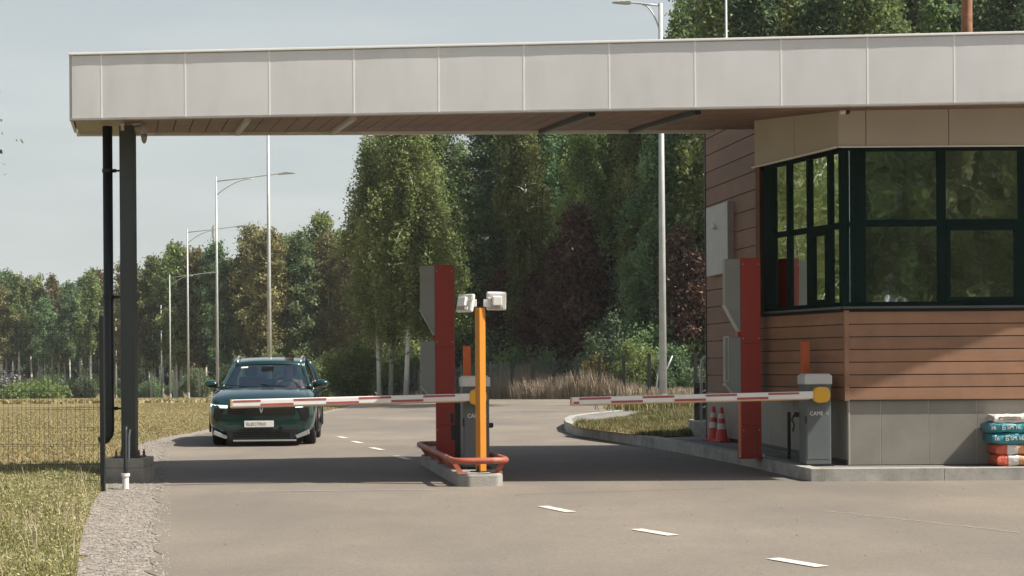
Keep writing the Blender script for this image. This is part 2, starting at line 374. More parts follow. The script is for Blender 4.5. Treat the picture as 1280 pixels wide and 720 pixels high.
# ------------------------------------------------------------------ kerbed island with the gatehouse pavement
out_px = [(1380, 601), (1180, 602), (1030, 603), (1014, 603), (1000, 600), (976, 594), (933, 583.5), (867, 570), (793, 557), (745, 549), (718, 544.5), (707, 540), (705, 535), (712, 530.5), (730, 527.5), (770, 523), (812, 517.5), (870, 513), (960, 508), (1080, 506), (1250, 506)]
OUT = P2(out_px); OUT = [Vector((16, OUT[0].y, 0)), Vector((10, OUT[0].y, 0))] + OUT[1:] + [Vector((30, OUT[-1].y + 2, 0)), Vector((30, 30, 0)), Vector((16, 26, 0))]
def kh(y): return .155 + max(0, min(1, (y - 18) / 14)) * .055
def offset(poly, d):
    n = len(poly); res = []
    for i in range(n):
        a, b, c = poly[i - 1], poly[i], poly[(i + 1) % n]
        e1 = (b - a).normalized(); e2 = (c - b).normalized()
        n1 = Vector((-e1.y, e1.x, 0)); n2 = Vector((-e2.y, e2.x, 0)); m = (n1 + n2); m = m / max(.3, m.dot(n1)) if m.length > 1e-6 else n1
        res.append(b + m * d)
    return res
area = sum(OUT[i].x * OUT[(i + 1) % len(OUT)].y - OUT[(i + 1) % len(OUT)].x * OUT[i].y for i in range(len(OUT)))
sg = 1 if area > 0 else -1
INN = offset(OUT, .16 * sg)
kb = MB()
n = len(OUT)
for i in range(n - 3):
    a, b_ = OUT[i], OUT[i + 1]; ai, bi = INN[i], INN[i + 1]; L_ = (b_ - a).length; k = max(1, round(L_ / 1.0))
    for j in range(k):
        g = .004 / max(.01, L_) ; t0, t1 = j / k + (g if k > 1 else 0), (j + 1) / k - (g if k > 1 else 0)
        q = [a.lerp(b_, t0), a.lerp(b_, t1), bi.lerp(ai, 1 - t1), bi.lerp(ai, 1 - t0)]
        if sg < 0: q = q[::-1]
        kb.prism([(p.x, p.y) for p in q], -.05, [kh(p.y) for p in q])
KERB = mat('kerb_stone', (.36, .345, .31), .9, noise=.22, scale=4, bump=.15, bscale=50, stain=((.14, .13, .115), 1.6, .5, .72, .7))
o = kb.build('kerb', KERB); o['kind'] = 'structure'
for p_ in [1]:
    bv = o.modifiers.new('b', 'BEVEL'); bv.width = .014; bv.segments = 2; bv.limit_method = 'ANGLE'
pv = MB(); pv.add([(p.x, p.y, kh(p.y) - .012) for p in INN], [tuple(range(n)) if sg > 0 else tuple(reversed(range(n)))])
bmx = bmesh.new(); 
vs = [bmx.verts.new((p.x, p.y, 0)) for p in INN]; bmx.faces.new(vs)
for y in (18, 20, 24, 28, 32): bmesh.ops.bisect_plane(bmx, geom=bmx.verts[:] + bmx.edges[:] + bmx.faces[:], plane_co=(0, y, 0), plane_no=(0, 1, 0))
bmesh.ops.triangulate(bmx, faces=bmx.faces[:])
for v in bmx.verts: v.co.z = kh(v.co.y) - .012
bmesh.ops.recalc_face_normals(bmx, faces=bmx.faces[:])
me = bpy.data.meshes.new('pavement'); bmx.to_mesh(me); bmx.free(); me.materials.append(CONCD)
o = bpy.data.objects.new('pavement', me); col.objects.link(o); o['kind'] = 'structure'
# earth bed of the planted end of the island
bed = [G(x, y, .2) for x, y in [(716, 533.5), (745, 537.5), (790, 542.5), (830, 545), (868, 543.5), (885, 530), (905, 516), (870, 513), (812, 518), (765, 523.5), (730, 528.5)]]
b = MB(); b.add([(p.x, p.y, kh(p.y) + .006) for p in bed], [tuple(range(len(bed)))]); o = b.build('planting_bed', GRASSB); o['kind'] = 'structure'
BEDP = bed

# ------------------------------------------------------------------ canopy
XN = -4.9
def ynear(x): return 17.9 - .035 * (x - XN)
def zb(x): return 4.14 + .0054 * (x - XN)
def zt(x): return zb(x) + .707 + .0033 * (x - XN)
def zs(x, y): return zb(x) + .0 + .1 * (y - ynear(x))
CT = 4.87
NL, NR = Vector((XN, 17.9, 0)), Vector((6.6, ynear(6.6), 0))
FL = Vector((-5.69, 21.0, 0)); FK = Vector((2.62, 22.8, 0)); FR = Vector((6.3, 23.4, 0))
can = empty('canopy', (XN, 17.9, 4.14), label='long flat canopy clad in pale grey metal panels spanning both lanes', cat='canopy')
edgeN = (NR - NL).normalized(); nf = Vector((edgeN.y, -edgeN.x, 0))     # points to the camera
seams = [-4.56 + .943 * k for k in range(12)]
xs = [XN] + seams + [6.6]
rz = random.Random(2)
for i in range(len(xs) - 1):
    x0, x1 = xs[i] + .008, xs[i + 1] - .008
    b = MB(); N_ = 8; t = .03
    vs = []
    for jz in range(N_ + 1):
        for jx in range(N_ + 1):
            u, w = jx / N_, jz / N_; x = x0 + (x1 - x0) * u; z = zb(x) + .005 + (zt(x) - zb(x) - .015) * w
            bul = .003 * math.sin(math.pi * u) ** .6 * math.sin(math.pi * w) ** .6 + rz.uniform(-.0004, .0004)
            p = Vector((x, ynear(x), z)) + nf * (.03 + bul); vs.append(p)
    fs = [(a, a + 1, a + N_ + 2, a + N_ + 1) for jz in range(N_) for jx in range(N_) for a in [jz * (N_ + 1) + jx]]
    b.add(vs, fs)
    bx = [Vector((x, ynear(x), z)) for x, z in ((x0, zb(x0) + .005), (x1, zb(x1) + .005), (x1, zt(x1) - .01), (x0, zt(x0) - .01))]
    fr = [p + nf * .03 for p in bx]
    b.add(bx + fr, [(0, 1, 5, 4), (1, 2, 6, 5), (2, 3, 7, 6), (3, 0, 4, 7), (3, 2, 1, 0)])
    b.build('fascia_panel', FASC, can, world=True, smooth=False)
for x in seams:
    b = MB(); p = Vector((x, ynear(x), 0)); a0 = p + edgeN * -.008 - nf * .002; a1 = p + edgeN * .008 - nf * .002
    b.extrude([(a0.x, a0.y, zb(x)), (a1.x, a1.y, zb(x)), (a1.x, a1.y, zt(x)), (a0.x, a0.y, zt(x))], nf * .034)
    b.build('seam_sun_glint', TRIM_GLINT, can, world=True)  # white strip paints the sun caught on the panel's return edge
b = MB(); b.beam(NL + Vector((0, 0, zt(XN) + .012)) - edgeN * .03, NR + Vector((0, 0, zt(6.6) + .012)), .11, .024); b.build('top_flashing', TRIM_GLINT, can, world=True, bevel=.004)
b = MB(); b.beam(NL + Vector((0, 0, zb(XN) - .012)) + nf * .012 - edgeN * .02, NR + Vector((0, 0, zb(6.6) - .012)) + nf * .012, .06, .026); b.build('bottom_lip', mat('lip_grey', (.34, .32, .29), .5, metal=.2), can, world=True, bevel=.004)
# left end, back and right end cladding
def wall_strip(A, B, z0a, z0b, z1, t, name, m, seam=1.0):
    b = MB(); d = (B - A); Ln = d.length; d.normalize(); k = max(1, round(Ln / seam)); q = Vector((d.y, -d.x, 0)) * t
    for i in range(k):
        u0, u1 = i / k + .005, (i + 1) / k - .005; p0, p1 = A.lerp(B, u0), A.lerp(B, u1)
        b.extrude([(p0.x, p0.y, z0a + (z0b - z0a) * u0), (p1.x, p1.y, z0a + (z0b - z0a) * u1), (p1.x, p1.y, z1), (p0.x, p0.y, z1)], q)
    return b.build(name, m, can, world=True)
wall_strip(FL, NL, zs(FL.x, FL.y) - .0, 4.14, zt(XN), .03, 'end_panel', FASC)
wall_strip(FK, FL, zs(FK.x, FK.y) - .03, zs(FL.x, FL.y) - .03, CT + .25, .03, 'rear_panel', FASC)
# roof slab between
def slabpoly(): return [NL + Vector((.03, .03, 0)), NR + Vector((0, .03, 0)), FR, FK - Vector((0, .03, 0)), FL + Vector((.03, -.03, 0))]
sp = slabpoly(); b = MB(); b.prism([(p.x, p.y) for p in sp], [zs(p.x, p.y) + .06 for p in sp], [zt(XN) - .02, zt(6.6) - .02, CT + .15, CT + .15, CT + .15])
b.build('roof_deck', mat('roof_membrane', (.22, .22, .21), .8), can, world=True)
# soffit: planks running from front to back, light panel at the outer end
def DVx(x): return Vector((-.138 + .024 * x, 1, 0))
def far_at(p):
    DV = DVx(p.x)      # where the line from p along DV meets the far edge
    A, B = (FL, FK) if True else (FK, FR); e = B - A
    den = DV.x * e.y - DV.y * e.x; t = ((A.x - p.x) * e.y - (A.y - p.y) * e.x) / den
    return p + DV * t
b = MB(); x = -4.32
while x < 6.3:
    p0 = Vector((x, ynear(x) + .03, 0)); p1 = Vector((x + .19, ynear(x + .19) + .03, 0)); q0, q1 = far_at(p0), far_at(p1)
    pts = [(p.x, p.y, zs(p.x, p.y)) for p in (p0, p1, q1, q0)]
    b.extrude(pts, (0, 0, .02)); x += .2
b.build('soffit_plank', SOFF, can, world=True)
b = MB(); p0 = Vector((XN + .02, 17.92, 0)); p1 = Vector((-4.33, ynear(-4.33) + .03, 0)); q0 = FL + Vector((.02, -.02, 0)); q1 = far_at(p1)
b.extrude([(p.x, p.y, zs(p.x, p.y) + .004) for p in (p0, p1, q1, q0)], (0, 0, .02)); b.build('end_soffit', BAND2, can, world=True)
b = MB(); q = [(p.x, p.y, zs(p.x, p.y) + .03) for p in sp]; b.add(q, [(4, 3, 2, 1, 0)]); b.build('soffit_backing', BLACKM, can, world=True)
b = MB(); b.beam(FL + Vector((-.01, .03, zs(FL.x, FL.y) - .012)), FK + Vector((.3, .03 + .046, zs(FK.x, FK.y) - .012)), .05, .05); b.build('rear_trim', TRIM_GLINT, can, world=True)
# linear lamps in the soffit
def lin_lamp(x, lab, m, w, dpt):
    DV = DVx(x); p0 = Vector((x, ynear(x) + .25, 0)); q0 = far_at(p0) - DV * .12
    e = empty('linear_lamp', (p0.x, p0.y, zs(p0.x, p0.y)), label=lab, cat='ceiling lamp', group='strip lamps under the canopy')
    b = MB(); A = Vector((p0.x, p0.y, zs(p0.x, p0.y) - dpt / 2 - .002)); B = Vector((q0.x, q0.y, zs(q0.x, q0.y) - dpt / 2 - .002)); b.beam(A, B, w, dpt); b.build('housing', m, e, world=True, bevel=.004)
    b = MB(); dn = Vector((0, 0, -dpt / 2 - .004)); b.beam(A + dn + DV * .03, B + dn - DV * .03, w * .7, .006); b.build('diffuser', mat('lamp_diffuser', (.5, .5, .48), .4) if m is not BLACKM else mat('lamp_diffuser_dark', (.03, .03, .03), .4), e, world=True)
lin_lamp(-2.97, 'pale strip lamp under the canopy nearest the grey column', mat('lamp_body_pale', (.45, .44, .42), .4), .07, .05)
lin_lamp(-1.77, 'pale strip lamp under the canopy above the left boom', mat('lamp_body_pale', (.45, .44, .42), .4), .07, .05)
lin_lamp(.92, 'black strip lamp under the canopy above the street lamp gap', BLACKM, .075, .05)
lin_lamp(2.10, 'black strip lamp under the canopy nearest the gatehouse', BLACKM, .075, .05)

# ------------------------------------------------------------------ column, downpipe, concrete foot
foot_c = G(161, 612); fy = 18.82; s_f = 2000 / fy
cx = -4.57
e = empty('concrete_footing', (cx, fy + .28, 0), label='stepped concrete footing under the dark grey column', cat='footing')
b = MB(); b.box(cx - .28, cx + .235, fy, fy + .56, -.12, .17); b.build('base_block', CONC, e, world=True, bevel=.012)
b = MB(); b.box(cx - .262, cx + .222, fy + .015, fy + .57, .17, .285); b.build('upper_block', CONC, e, world=True, bevel=.012)
e = empty('steel_column', (cx, fy + .3, .285), label='square dark grey steel column carrying the left end of the canopy', cat='column')
b = MB(); b.box(cx - .085, cx + .085, fy + .21, fy + .36, .30, 4.24); b.build('shaft', GREYM, e, world=True, bevel=.008)
b = MB(); b.box(cx - .16, cx + .16, fy + .14, fy + .455, .285, .305); b.build('base_plate', GREYM, e, world=True, bevel=.003)
for sx, sy in ((-1, .17), (-1, .43), (1, .17), (1, .43)):
    b = MB(); b.lathe([(.016, 0), (.016, .05), (.009, .05), (.009, .075)], (cx + sx * .135, fy + sy, .303), 8); b.build('anchor_bolt', mat('rusty_bolt', (.22, .06, .035), .7, noise=.3, scale=30), e, world=True)
xp = cx - .245
e = empty('downpipe', (xp, fy + .28, .5), label='black round rain downpipe clamped beside the grey column', cat='downpipe')
b = MB(); b.tube([(xp, fy + .3, 4.24), (xp, fy + .3, .62), (xp - .01, fy + .3, .56), (xp - .05, fy + .3, .51), (xp - .11, fy + .3, .475)], .058, 16); b.build('pipe', BLACK, e, world=True, smooth=True)
for z in (3.71, 2.2, .87):
    b = MB(); b.lathe([(.062, -.02), (.066, -.02), (.066, .02), (.062, .02)], (xp, fy + .3, z), 16); b.tube([(xp + .06, fy + .3, z), (cx - .085, fy + .3, z)], .012, 8); b.lathe([(.02, -.02), (.02, .02)], (xp + .085, fy + .3, z), 8); b.build('clamp', BLACKM, e, world=True)
p = at(154.5, 590, fy - .03)
e = empty('cable_conduit', (p.x, fy - .06, 0), label='thin black conduit rising from a short white sleeve beside the footing', cat='conduit')
b = MB(); qx, qy = at(157, 600, 17.75).x, 17.75; b.tube([(qx, qy, .1), (qx - .005, qy + .02, .25), (qx - .02, qy + .1, .66), (qx - .02, qy + .12, .70)], .022, 10); b.build('black_tube', BLACK, e, world=True, smooth=True)
b = MB(); b.lathe([(.036, -.1), (.036, .15), (.048, .15), (.048, .18), (.03, .18)], (qx, qy, 0), 14); b.build('white_sleeve', WHIT, e, world=True)
b = MB(); b.tube([(cx + .03, fy + .12, .28), (cx + .03, fy + .14, .55), (cx + .03, fy + .19, .62)], .011, 8); o = b.build('earthing_rod', GALV, None); tag(o, 'thin grey earthing rod at the foot of the column', 'rod')
# flood lamps / cameras hanging at the head of the column
def hang_cam(px, py, sz, lab):
    p = at(px, py, fy + .22); 
    e = empty('security_camera', (p.x, p.y, p.z + .1), label=lab, cat='security camera', group='cameras at the head of the column')
    gm = mat('camera_housing', (.42, .40, .37), .5)
    b = MB(); b.lathe([(.05 * sz, .10), (.07 * sz, .09), (.072 * sz, .02), (.06 * sz, -.02)], (p.x, p.y, p.z), 16); b.build('mount', gm, e, world=True, smooth=True)
    b = MB(); b.lathe([(.062 * sz, -.02), (.058 * sz, -.06), (.045 * sz, -.10), (.02 * sz, -.125), (.001, -.13)], (p.x + .01, p.y, p.z), 16); b.build('dome', mat('camera_dome', (.30, .29, .27), .25), e, world=True, smooth=True)
hang_cam(172.5, 155, 1., 'grey dome camera tucked right under the canopy edge by the column')
hang_cam(179, 166, .62, 'smaller grey camera hanging lower on the right of the column')
p = at(154, 156, fy + .25); b = MB(); b.cbox(p, (.05, .08, .16)); o = b.build('cable_box', WHIT, None, bevel=.005, origin=p); tag(o, 'small white cable box between downpipe and column top', 'cable box')

# ------------------------------------------------------------------ mesh fence on the left
MESHM = mat('fence_wire', (.018, .022, .02), .5, metal=.2)
PY = 17.45; PX = at(128.7, 600, PY).x
e = empty('mesh_fence', (PX, PY, 0), label='fine black welded mesh fence ending at a post beside the downpipe', cat='fence')
fd = Vector((-1, .06, 0)).normalized()
for k in range(3):
    A = Vector((PX, PY, 0)) + fd * 2.5 * k
    b = MB(); b.cbox((A.x, A.y, .92), (.045, .06, 2.0)); b.lathe([(.026, 0), (.02, .015)], (A.x, A.y, 1.92), 8); b.build('post', BLACKM, e, world=True, bevel=.003)
for k in range(2):
    A = Vector((PX, PY, 0)) + fd * (2.5 * k + .03); b = MB()
    for i in range(49):
        p = A + fd * (.02 + i * .05); b.tube([(p.x, p.y, .08), (p.x, p.y, 1.84)], .0018, 4)
    for z in (.1, .12, .30, .5, .52, .7, .9, .92, 1.1, 1.3, 1.32, 1.5, 1.7, 1.72, 1.8):
        q = A + fd * 2.44; off = .03 if z in (.12, .52, .92, 1.32, 1.72) else 0
        b.tube([(A.x, A.y + off, z), (q.x, q.y + off, z)], .0024, 4)
    b.build('mesh_panel', MESHM, e, world=True)

# ------------------------------------------------------------------ gatehouse
WY = 18.74
gh = empty('gatehouse', (3.94, WY, .15), label='brown plank clad gatehouse with corner windows on a grey tiled plinth', cat='gatehouse')
C1 = Vector((3.905, WY, 0)); C2 = Vector((3.15, 20.6, 0)); RB = Vector((3.62, 22.4, 0))
PC = Vector((3.955, WY + .035, 0)); PL = Vector((3.58, 22.9, 0)); W0 = Vector((3.145, 25.7, 0)); XE = 13.
# plinth
TH = .17
b = MB(); b.prism([(XE, WY + .06), (XE, 25.), (W0.x + .05, W0.y), (PL.x + .03, PL.y), (PC.x + .02, PC.y + .03)], -.02, .93); b.build('plinth_core', CONC, gh, world=True)
b = MB(); tx = [PC.x + .012] + [PC.x + .33 + .56 * k for k in range(17)]
tx = [3.955] + [at(px, 540, WY).x for px in (1102, 1161.6, 1222)]
while tx[-1] < XE: tx.append(tx[-1] + .565)
for i in range(len(tx) - 1): b.box(tx[i] + .005, tx[i + 1] - .005, WY + .035, WY + .06, .155, .915)
b.build('plinth_tile', TILE, gh, world=True, bevel=.002)
JT = mat('joint_trim', (.40, .38, .33), .5)
b = MB(); b.box(PC.x - .012, PC.x + .006, WY + .03, WY + .05, .155, .915); b.build('joint_trim', JT, gh, world=True)
for t in tx[1:-1]: b = MB(); b.box(t - .004, t + .004, WY + .037, WY + .055, .155, .915); b.build('joint_trim', JT, gh, world=True)
def side_tiles(A, B, z0, z1, m, name, seam=.6, t=.025):
    b = MB(); d = B - A; Ln = d.length; d.normalize(); k = max(1, round(Ln / seam)); q = Vector((-d.y, d.x, 0)) * t
    for i in range(k):
        p0, p1 = A + d * (Ln * i / k + .004), A + d * (Ln * (i + 1) / k - .004)
        b.extrude([(p0.x, p0.y, z0), (p1.x, p1.y, z0), (p1.x, p1.y, z1), (p0.x, p0.y, z1)], q)
    return b.build(name, m, gh, world=True)
side_tiles(PC, PL, .15, .915, TILE, 'plinth_tile'); side_tiles(PL, W0, .15, .915, TILE, 'plinth_tile')
b = MB(); b.beam(PC + Vector((-.03, 0, .185)), PL + Vector((-.03, 0, .2)), .02, .05); b.beam(PL + Vector((-.03, 0, .2)), W0 + Vector((-.03, 0, .2)), .02, .05); b.build('base_strip', BLACKM, gh, world=True)
# wood under the sill
def planks(A, B, z0, z1, pitch, m, name, t=.02, lap=.006, par=gh, jit=0):
    b = MB(); d = B - A; d.z = 0; d.normalize(); q = Vector((d.y, -d.x, 0)); z = z0
    while z < z1 - .02:
        zt = min(z + pitch - .010, z1)
        P_ = [A + q * t, A + q * (t - lap), A, ]
        pts = [(A + q * 0), (A + q * t), (A + q * (t - lap)), (A + q * 0)]
        prof = [(0, z), (t, z), (t, z + .012), (t - lap * .4, zt - .006), (t - lap, zt), (0, zt)]
        b.extrude([tuple((A + q * o_ ) + Vector((0, 0, zz))) for o_, zz in prof], B - A); z += pitch
    return b.build(name, m, par, world=True)
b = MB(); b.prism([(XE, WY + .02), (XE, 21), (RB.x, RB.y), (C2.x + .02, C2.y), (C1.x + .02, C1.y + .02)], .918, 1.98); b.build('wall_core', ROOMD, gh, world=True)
C1f = Vector((C1.x + .03, WY + .02, 0))
planks(C1f, Vector((XE, WY + .02, 0)), .92, 1.965, .1485, WOOD, 'plank_wall')
planks(C2 + Vector((.02, 0, 0)), C1 + Vector((.02, .02, 0)), .92, 1.965, .1485, WOOD, 'plank_wall')
b = MB(); b.box(C1.x - .012, C1.x + .045, WY - .012, WY + .045, .905, 1.97); b.build('corner_trim', WOOD, gh, world=True, bevel=.003)
b = MB(); b.box(C1.x + .045, XE, WY + .0, WY + .02, .905, .918); b.build('drip_edge', BLACKM, gh, world=True)
# sill
SILL = mat('sill_flashing', (.10, .11, .115), .4, metal=.3)
b = MB(); b.box(C1.x - .03, XE, WY - .05, WY + .1, 1.985, 2.012); b.beam(C2 + Vector((-.02, 0, 1.998)), C1 + Vector((-.02, 0, 1.998)), .10, .027); b.build('window_sill', SILL, gh, world=True, bevel=.003)
# windows, front
WYf = WY + .06; z0, z1 = 2.012, 3.875
def px_x(px, Y): return (px - 640) / 2000 * Y + .0
def win(A, B, name, cells, parent=gh, inner=None):
    """frame from A to B (ccw, outside on the right-hand side), cells = list of (u0,u1,v0,v1,inner_frame)"""
    e = empty(name, (A.x, A.y, z0)); e.parent = parent
    e.location = WM[parent.name].inverted() @ Vector((A.x, A.y, z0)); WM[e.name] = Matrix.Translation((A.x, A.y, z0))
    return e
def place(A, d, q, u0, u1, v0, v1, o0, o1, b):
    P_ = [A + d * u0, A + d * u1]
    b.extrude([tuple(P_[0] + q * o0 + Vector((0, 0, v0))), tuple(P_[1] + q * o0 + Vector((0, 0, v0))), tuple(P_[1] + q * o0 + Vector((0, 0, v1))), tuple(P_[0] + q * o0 + Vector((0, 0, v1)))], q * (o1 - o0))
def window(A, B, posts, zt0, zt1, sashes, parent=gh):
    """posts: (u0,u1) uprights; transom between zt0 and zt1; sashes: indices of lower bays with their own frame"""
    d = (B - A).normalized(); q = Vector((d.y, -d.x, 0)); 
    b = MB(); place(A, d, q, posts[0][0], posts[-1][1], z0, z0 + .055, -.05, .03, b); place(A, d, q, posts[0][0], posts[-1][1], z1 - .04, z1, -.05, .03, b)
    for (u0, u1) in posts: place(A, d, q, u0, u1, z0 + .055, z1 - .04, -.05, .032, b)
    for i in range(len(posts) - 1): place(A, d, q, posts[i][1], posts[i + 1][0], zt0, zt1, -.05, .028, b)
    fr = b.build('window_frame', FRAME, parent, world=True, bevel=.004)
    for i in range(len(posts) - 1):
        u0, u1 = posts[i][1], posts[i + 1][0]
        for (v0, v1, low) in ((zt1, z1 - .04, 0), (z0 + .055, zt0, 1)):
            if low and i in sashes:
                b = MB(); w = .05
                place(A, d, q, u0, u1, v0, v0 + w, -.03, .04, b); place(A, d, q, u0, u1, v1 - w, v1, -.03, .04, b); place(A, d, q, u0, u0 + w, v0 + w, v1 - w, -.03, .04, b); place(A, d, q, u1 - w, u1, v0 + w, v1 - w, -.03, .04, b)
                b.build('sash', FRAME, parent, world=True, bevel=.004)
                b = MB(); place(A, d, q, u0 + w, u1 - w, v0 + w, v1 - w, -.012, 0, b)
            else:
                b = MB(); place(A, d, q, u0, u1, v0, v1, -.012, 0, b)
            b.build('pane', WGLASS, parent, world=True)
A = Vector((C1.x, WYf, 0))
fx = lambda px: px_x(px, WYf) - C1.x + .009 * 0
window(A, Vector((XE, WYf, 0)), [(fx(1066.5), fx(1083)), (fx(1172.5), fx(1183)), (fx(1274), fx(1291)), (fx(1380), fx(1391)), (fx(1484), fx(1497))], 2.95, 3.03, (1, 3))
b = MB(); b.box(C1.x - .035, C1.x + .125, WYf - .05, WYf + .10, z0, z1); b.build('corner_post', FRAME, gh, world=True, bevel=.004)
dS = (C1 - C2); LS = dS.length
C1s = Vector((C1.x + .035, WYf + .01, 0)); C2s = C2 + Vector((.05, .03, 0))
def us(px):      # length along the side window seen at px
    a = (px - 640) / 2000 + .0; d = (C1s - C2s).normalized(); t = (a * C2s.y - C2s.x) / (d.x - a * d.y); return t
dU = (C1s - C2s).length
window(C2s, C1s, [(us(958), us(971)), (us(987), us(991)), (us(1012), us(1016)), (us(1038), us(1042)), (us(1063), dU)], 2.94, 3.01, (2,))
# one casement stands ajar behind the side glazing
b = MB(); d = (C1s - C2s).normalized(); q = Vector((d.y, -d.x, 0)); p0 = C2s + d * us(994) - q * .06; p1 = C2s + d * us(1009) - q * .35
# room: back wall, floor, ceiling, blinds and a desk
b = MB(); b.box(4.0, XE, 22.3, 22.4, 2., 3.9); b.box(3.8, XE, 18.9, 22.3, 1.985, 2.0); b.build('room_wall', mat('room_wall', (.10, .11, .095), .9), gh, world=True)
BL = mat('blind_streak', (.62, .68, .52), .8, noise=.2, scale=8)  # blinds kept pale to stand in for streaks mirrored in the panes
b = MB(); rb = random.Random(9); x = 4.15
while x < 6.9:
    w = rb.uniform(.06, .085); a = rb.uniform(-.5, .5); M = Matrix.Translation((x, 19.02, 2.95)) @ Matrix.Rotation(a, 4, 'Z') @ Matrix.Rotation(rb.uniform(-.02, .02), 4, 'Y')
    if rb.random() < .85: b.box(-w / 2, w / 2, -.001, .001, -.85, .9, M)
    x += .085 + (rb.random() < .12) * .25
b.build('streak_blind', BL, gh, world=True)
# band above the windows
BT = 4.62
def bandz(y): return BT
b = MB(); bx = [px_x(1050, WY - .03), px_x(1083.6, WY), px_x(1187, WY)]
while bx[-1] < XE: bx.append(bx[-1] + .97)
for i in range(len(bx) - 1): b.box(bx[i] + (.004 if i else 0), bx[i + 1] - .004, WY - .035, WY + .02, 3.878, BT)
b.build('band_panel', BAND, gh, world=True, bevel=.002)
b = MB(); Ab = Vector((C2.x - .01, C2.y, 0)); Bb = Vector((bx[0], WY - .03, 0)); d = (Bb - Ab); 
for i in range(2):
    p0, p1 = Ab + d * (i / 2 + .002), Ab + d * ((i + 1) / 2 - .002); q = Vector((-d.y, d.x, 0)).normalized() * .05
    b.extrude([(p0.x, p0.y, 3.878), (p1.x, p1.y, 3.878), (p1.x, p1.y, BT), (p0.x, p0.y, BT)], q)
b.build('band_panel', BAND, gh, world=True)
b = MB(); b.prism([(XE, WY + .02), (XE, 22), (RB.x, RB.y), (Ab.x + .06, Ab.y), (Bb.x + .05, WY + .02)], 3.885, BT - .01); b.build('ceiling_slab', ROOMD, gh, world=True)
b = MB(); b.box(bx[0] - .005, XE, WY - .05, WY - .035, 3.868, 3.884); b.beam(Ab + Vector((-.03, 0, 3.876)), Bb + Vector((-.03, 0, 3.876)), .03, .016); b.build('band_drip', TRIM_GLINT, gh, world=True)
# return of the bay and the rear plank wall
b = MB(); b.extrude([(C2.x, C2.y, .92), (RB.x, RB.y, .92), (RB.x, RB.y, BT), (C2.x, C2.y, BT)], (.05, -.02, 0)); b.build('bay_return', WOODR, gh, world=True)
W1 = Vector((3.62, 22.8, 0))
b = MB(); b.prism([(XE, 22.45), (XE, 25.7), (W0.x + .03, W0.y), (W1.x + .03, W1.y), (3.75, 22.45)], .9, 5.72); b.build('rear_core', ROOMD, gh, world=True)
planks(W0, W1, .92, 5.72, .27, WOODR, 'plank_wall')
b = MB(); b.box(W0.x - .03, W0.x + .04, W0.y - .02, W0.y + .05, .15, 5.72); b.build('corner_trim', BLACKM, gh, world=True)
# unseen gatehouse eave right of the canopy, shaped for the slanting wall shadow
E1 = (6.6, WY - .73); E2 = (8.1, WY - .53)
b = MB(); b.prism([E1, E2, (XE, WY - .05), (XE, 22.4), (6.6, 22.4)], 4.28, 5.0); b.build('roof_eave', FASC, gh, world=True)
# equipment box on the rear wall
dW = (W0 - W1).normalized(); qW = Vector((-dW.y, dW.x, 0)); 
def on_wall(px, z=0):      # point of the rear wall seen at px
    a = (px - 640) / 2000; t = (a * W1.y - W1.x) / (dW.x - a * dW.y); return W1 + dW * t
pa, pb = on_wall(893), on_wall(920)
q = Vector((dW.y, -dW.x, 0)); q = q if q.x < 0 else -q
e = empty('wall_cabinet', (pb.x, pb.y, 2.7), label='pale grey cabinet fixed high on the plank wall above the right terminal', cat='cabinet')
b = MB(); b.extrude([(p.x, p.y, z) for p, z in ((pa, 2.74), (pb, 2.74), (pb, 3.82), (pa, 3.82))], q * .12); b.build('box', mat('cabinet_pale', (.40, .40, .38), .5), e, world=True, bevel=.006)
kp = on_wall(905) + q * .13; b = MB(); b.lathe([(.03, 0), (.03, .03), (.015, .06)], (kp.x, kp.y, 3.47), 12, Matrix.Rotation(-math.pi / 2, 4, 'Y')); b.tube([(kp.x - .02, kp.y, 3.49), (kp.x - .03, kp.y + .05, 3.55)], .012, 8); b.build('knob', WHIT, e, world=True)
# camera on the band
p = at(1059, 139.5, WY - .09)
e = empty('band_camera', p, label='small camera with a black lens on the pale band above the corner window', cat='security camera')
b = MB(); b.lathe([(.03, 0), (.045, .02), (.045, .1)], (p.x - .05, p.y, p.z - .03), 14); b.build('bracket', WHIT, e, world=True)
b = MB(); b.lathe([(.001, -.035), (.022, -.03), (.033, -.012), (.033, .012), (.022, .03), (.001, .035)], (p.x, p.y - .01, p.z), 14); b.build('lens', BLACK, e, world=True, smooth=True)
# small handrail behind the far corner
e = empty('handrail', at(880, 540, 26.3), label='bent grey pipe handrail with rungs behind the left corner of the gatehouse', cat='handrail')
def ap(px, py, Y=26.3): return at(px, py, Y)
b = MB(); b.tube([ap(876.5, 538), ap(876.5, 458), ap(877.5, 450), ap(880.5, 446.5), ap(890, 445, 26.6)], .022, 10); b.build('rail_pipe', GALV, e, world=True, smooth=True)
for y in (472, 490, 510): b = MB(); b.tube([ap(876.5, y), ap(890, y - 5, 26.9)], .014, 8); b.build('rung', GALV, e, world=True, smooth=True)
b = MB(); p0 = ap(867, 541); p1 = ap(886, 546, 25.9)
b.prism([(p0.x, p0.y), (p1.x, p1.y), (p1.x + .3, 27.5), (p0.x + .05, 27.5)], .16, [.42, .42, .42, .42]); o = b.build('entrance_step', CONC, None, bevel=.01, origin=(p0.x, p0.y, .16)); tag(o, 'low concrete step beside the rear corner of the gatehouse', 'step')
b = MB(); p0 = ap(868, 500, 26.9); b.prism([(p0.x, 26.9), (p0.x + .42, 26.9), (p0.x + .42, 27.), (p0.x, 27.)], .42, 1.05); o = b.build('dark_screen', BLACKM, None, origin=(p0.x, 26.9, .42)); tag(o, 'dark sheet metal screen behind the pipe handrail', 'screen')
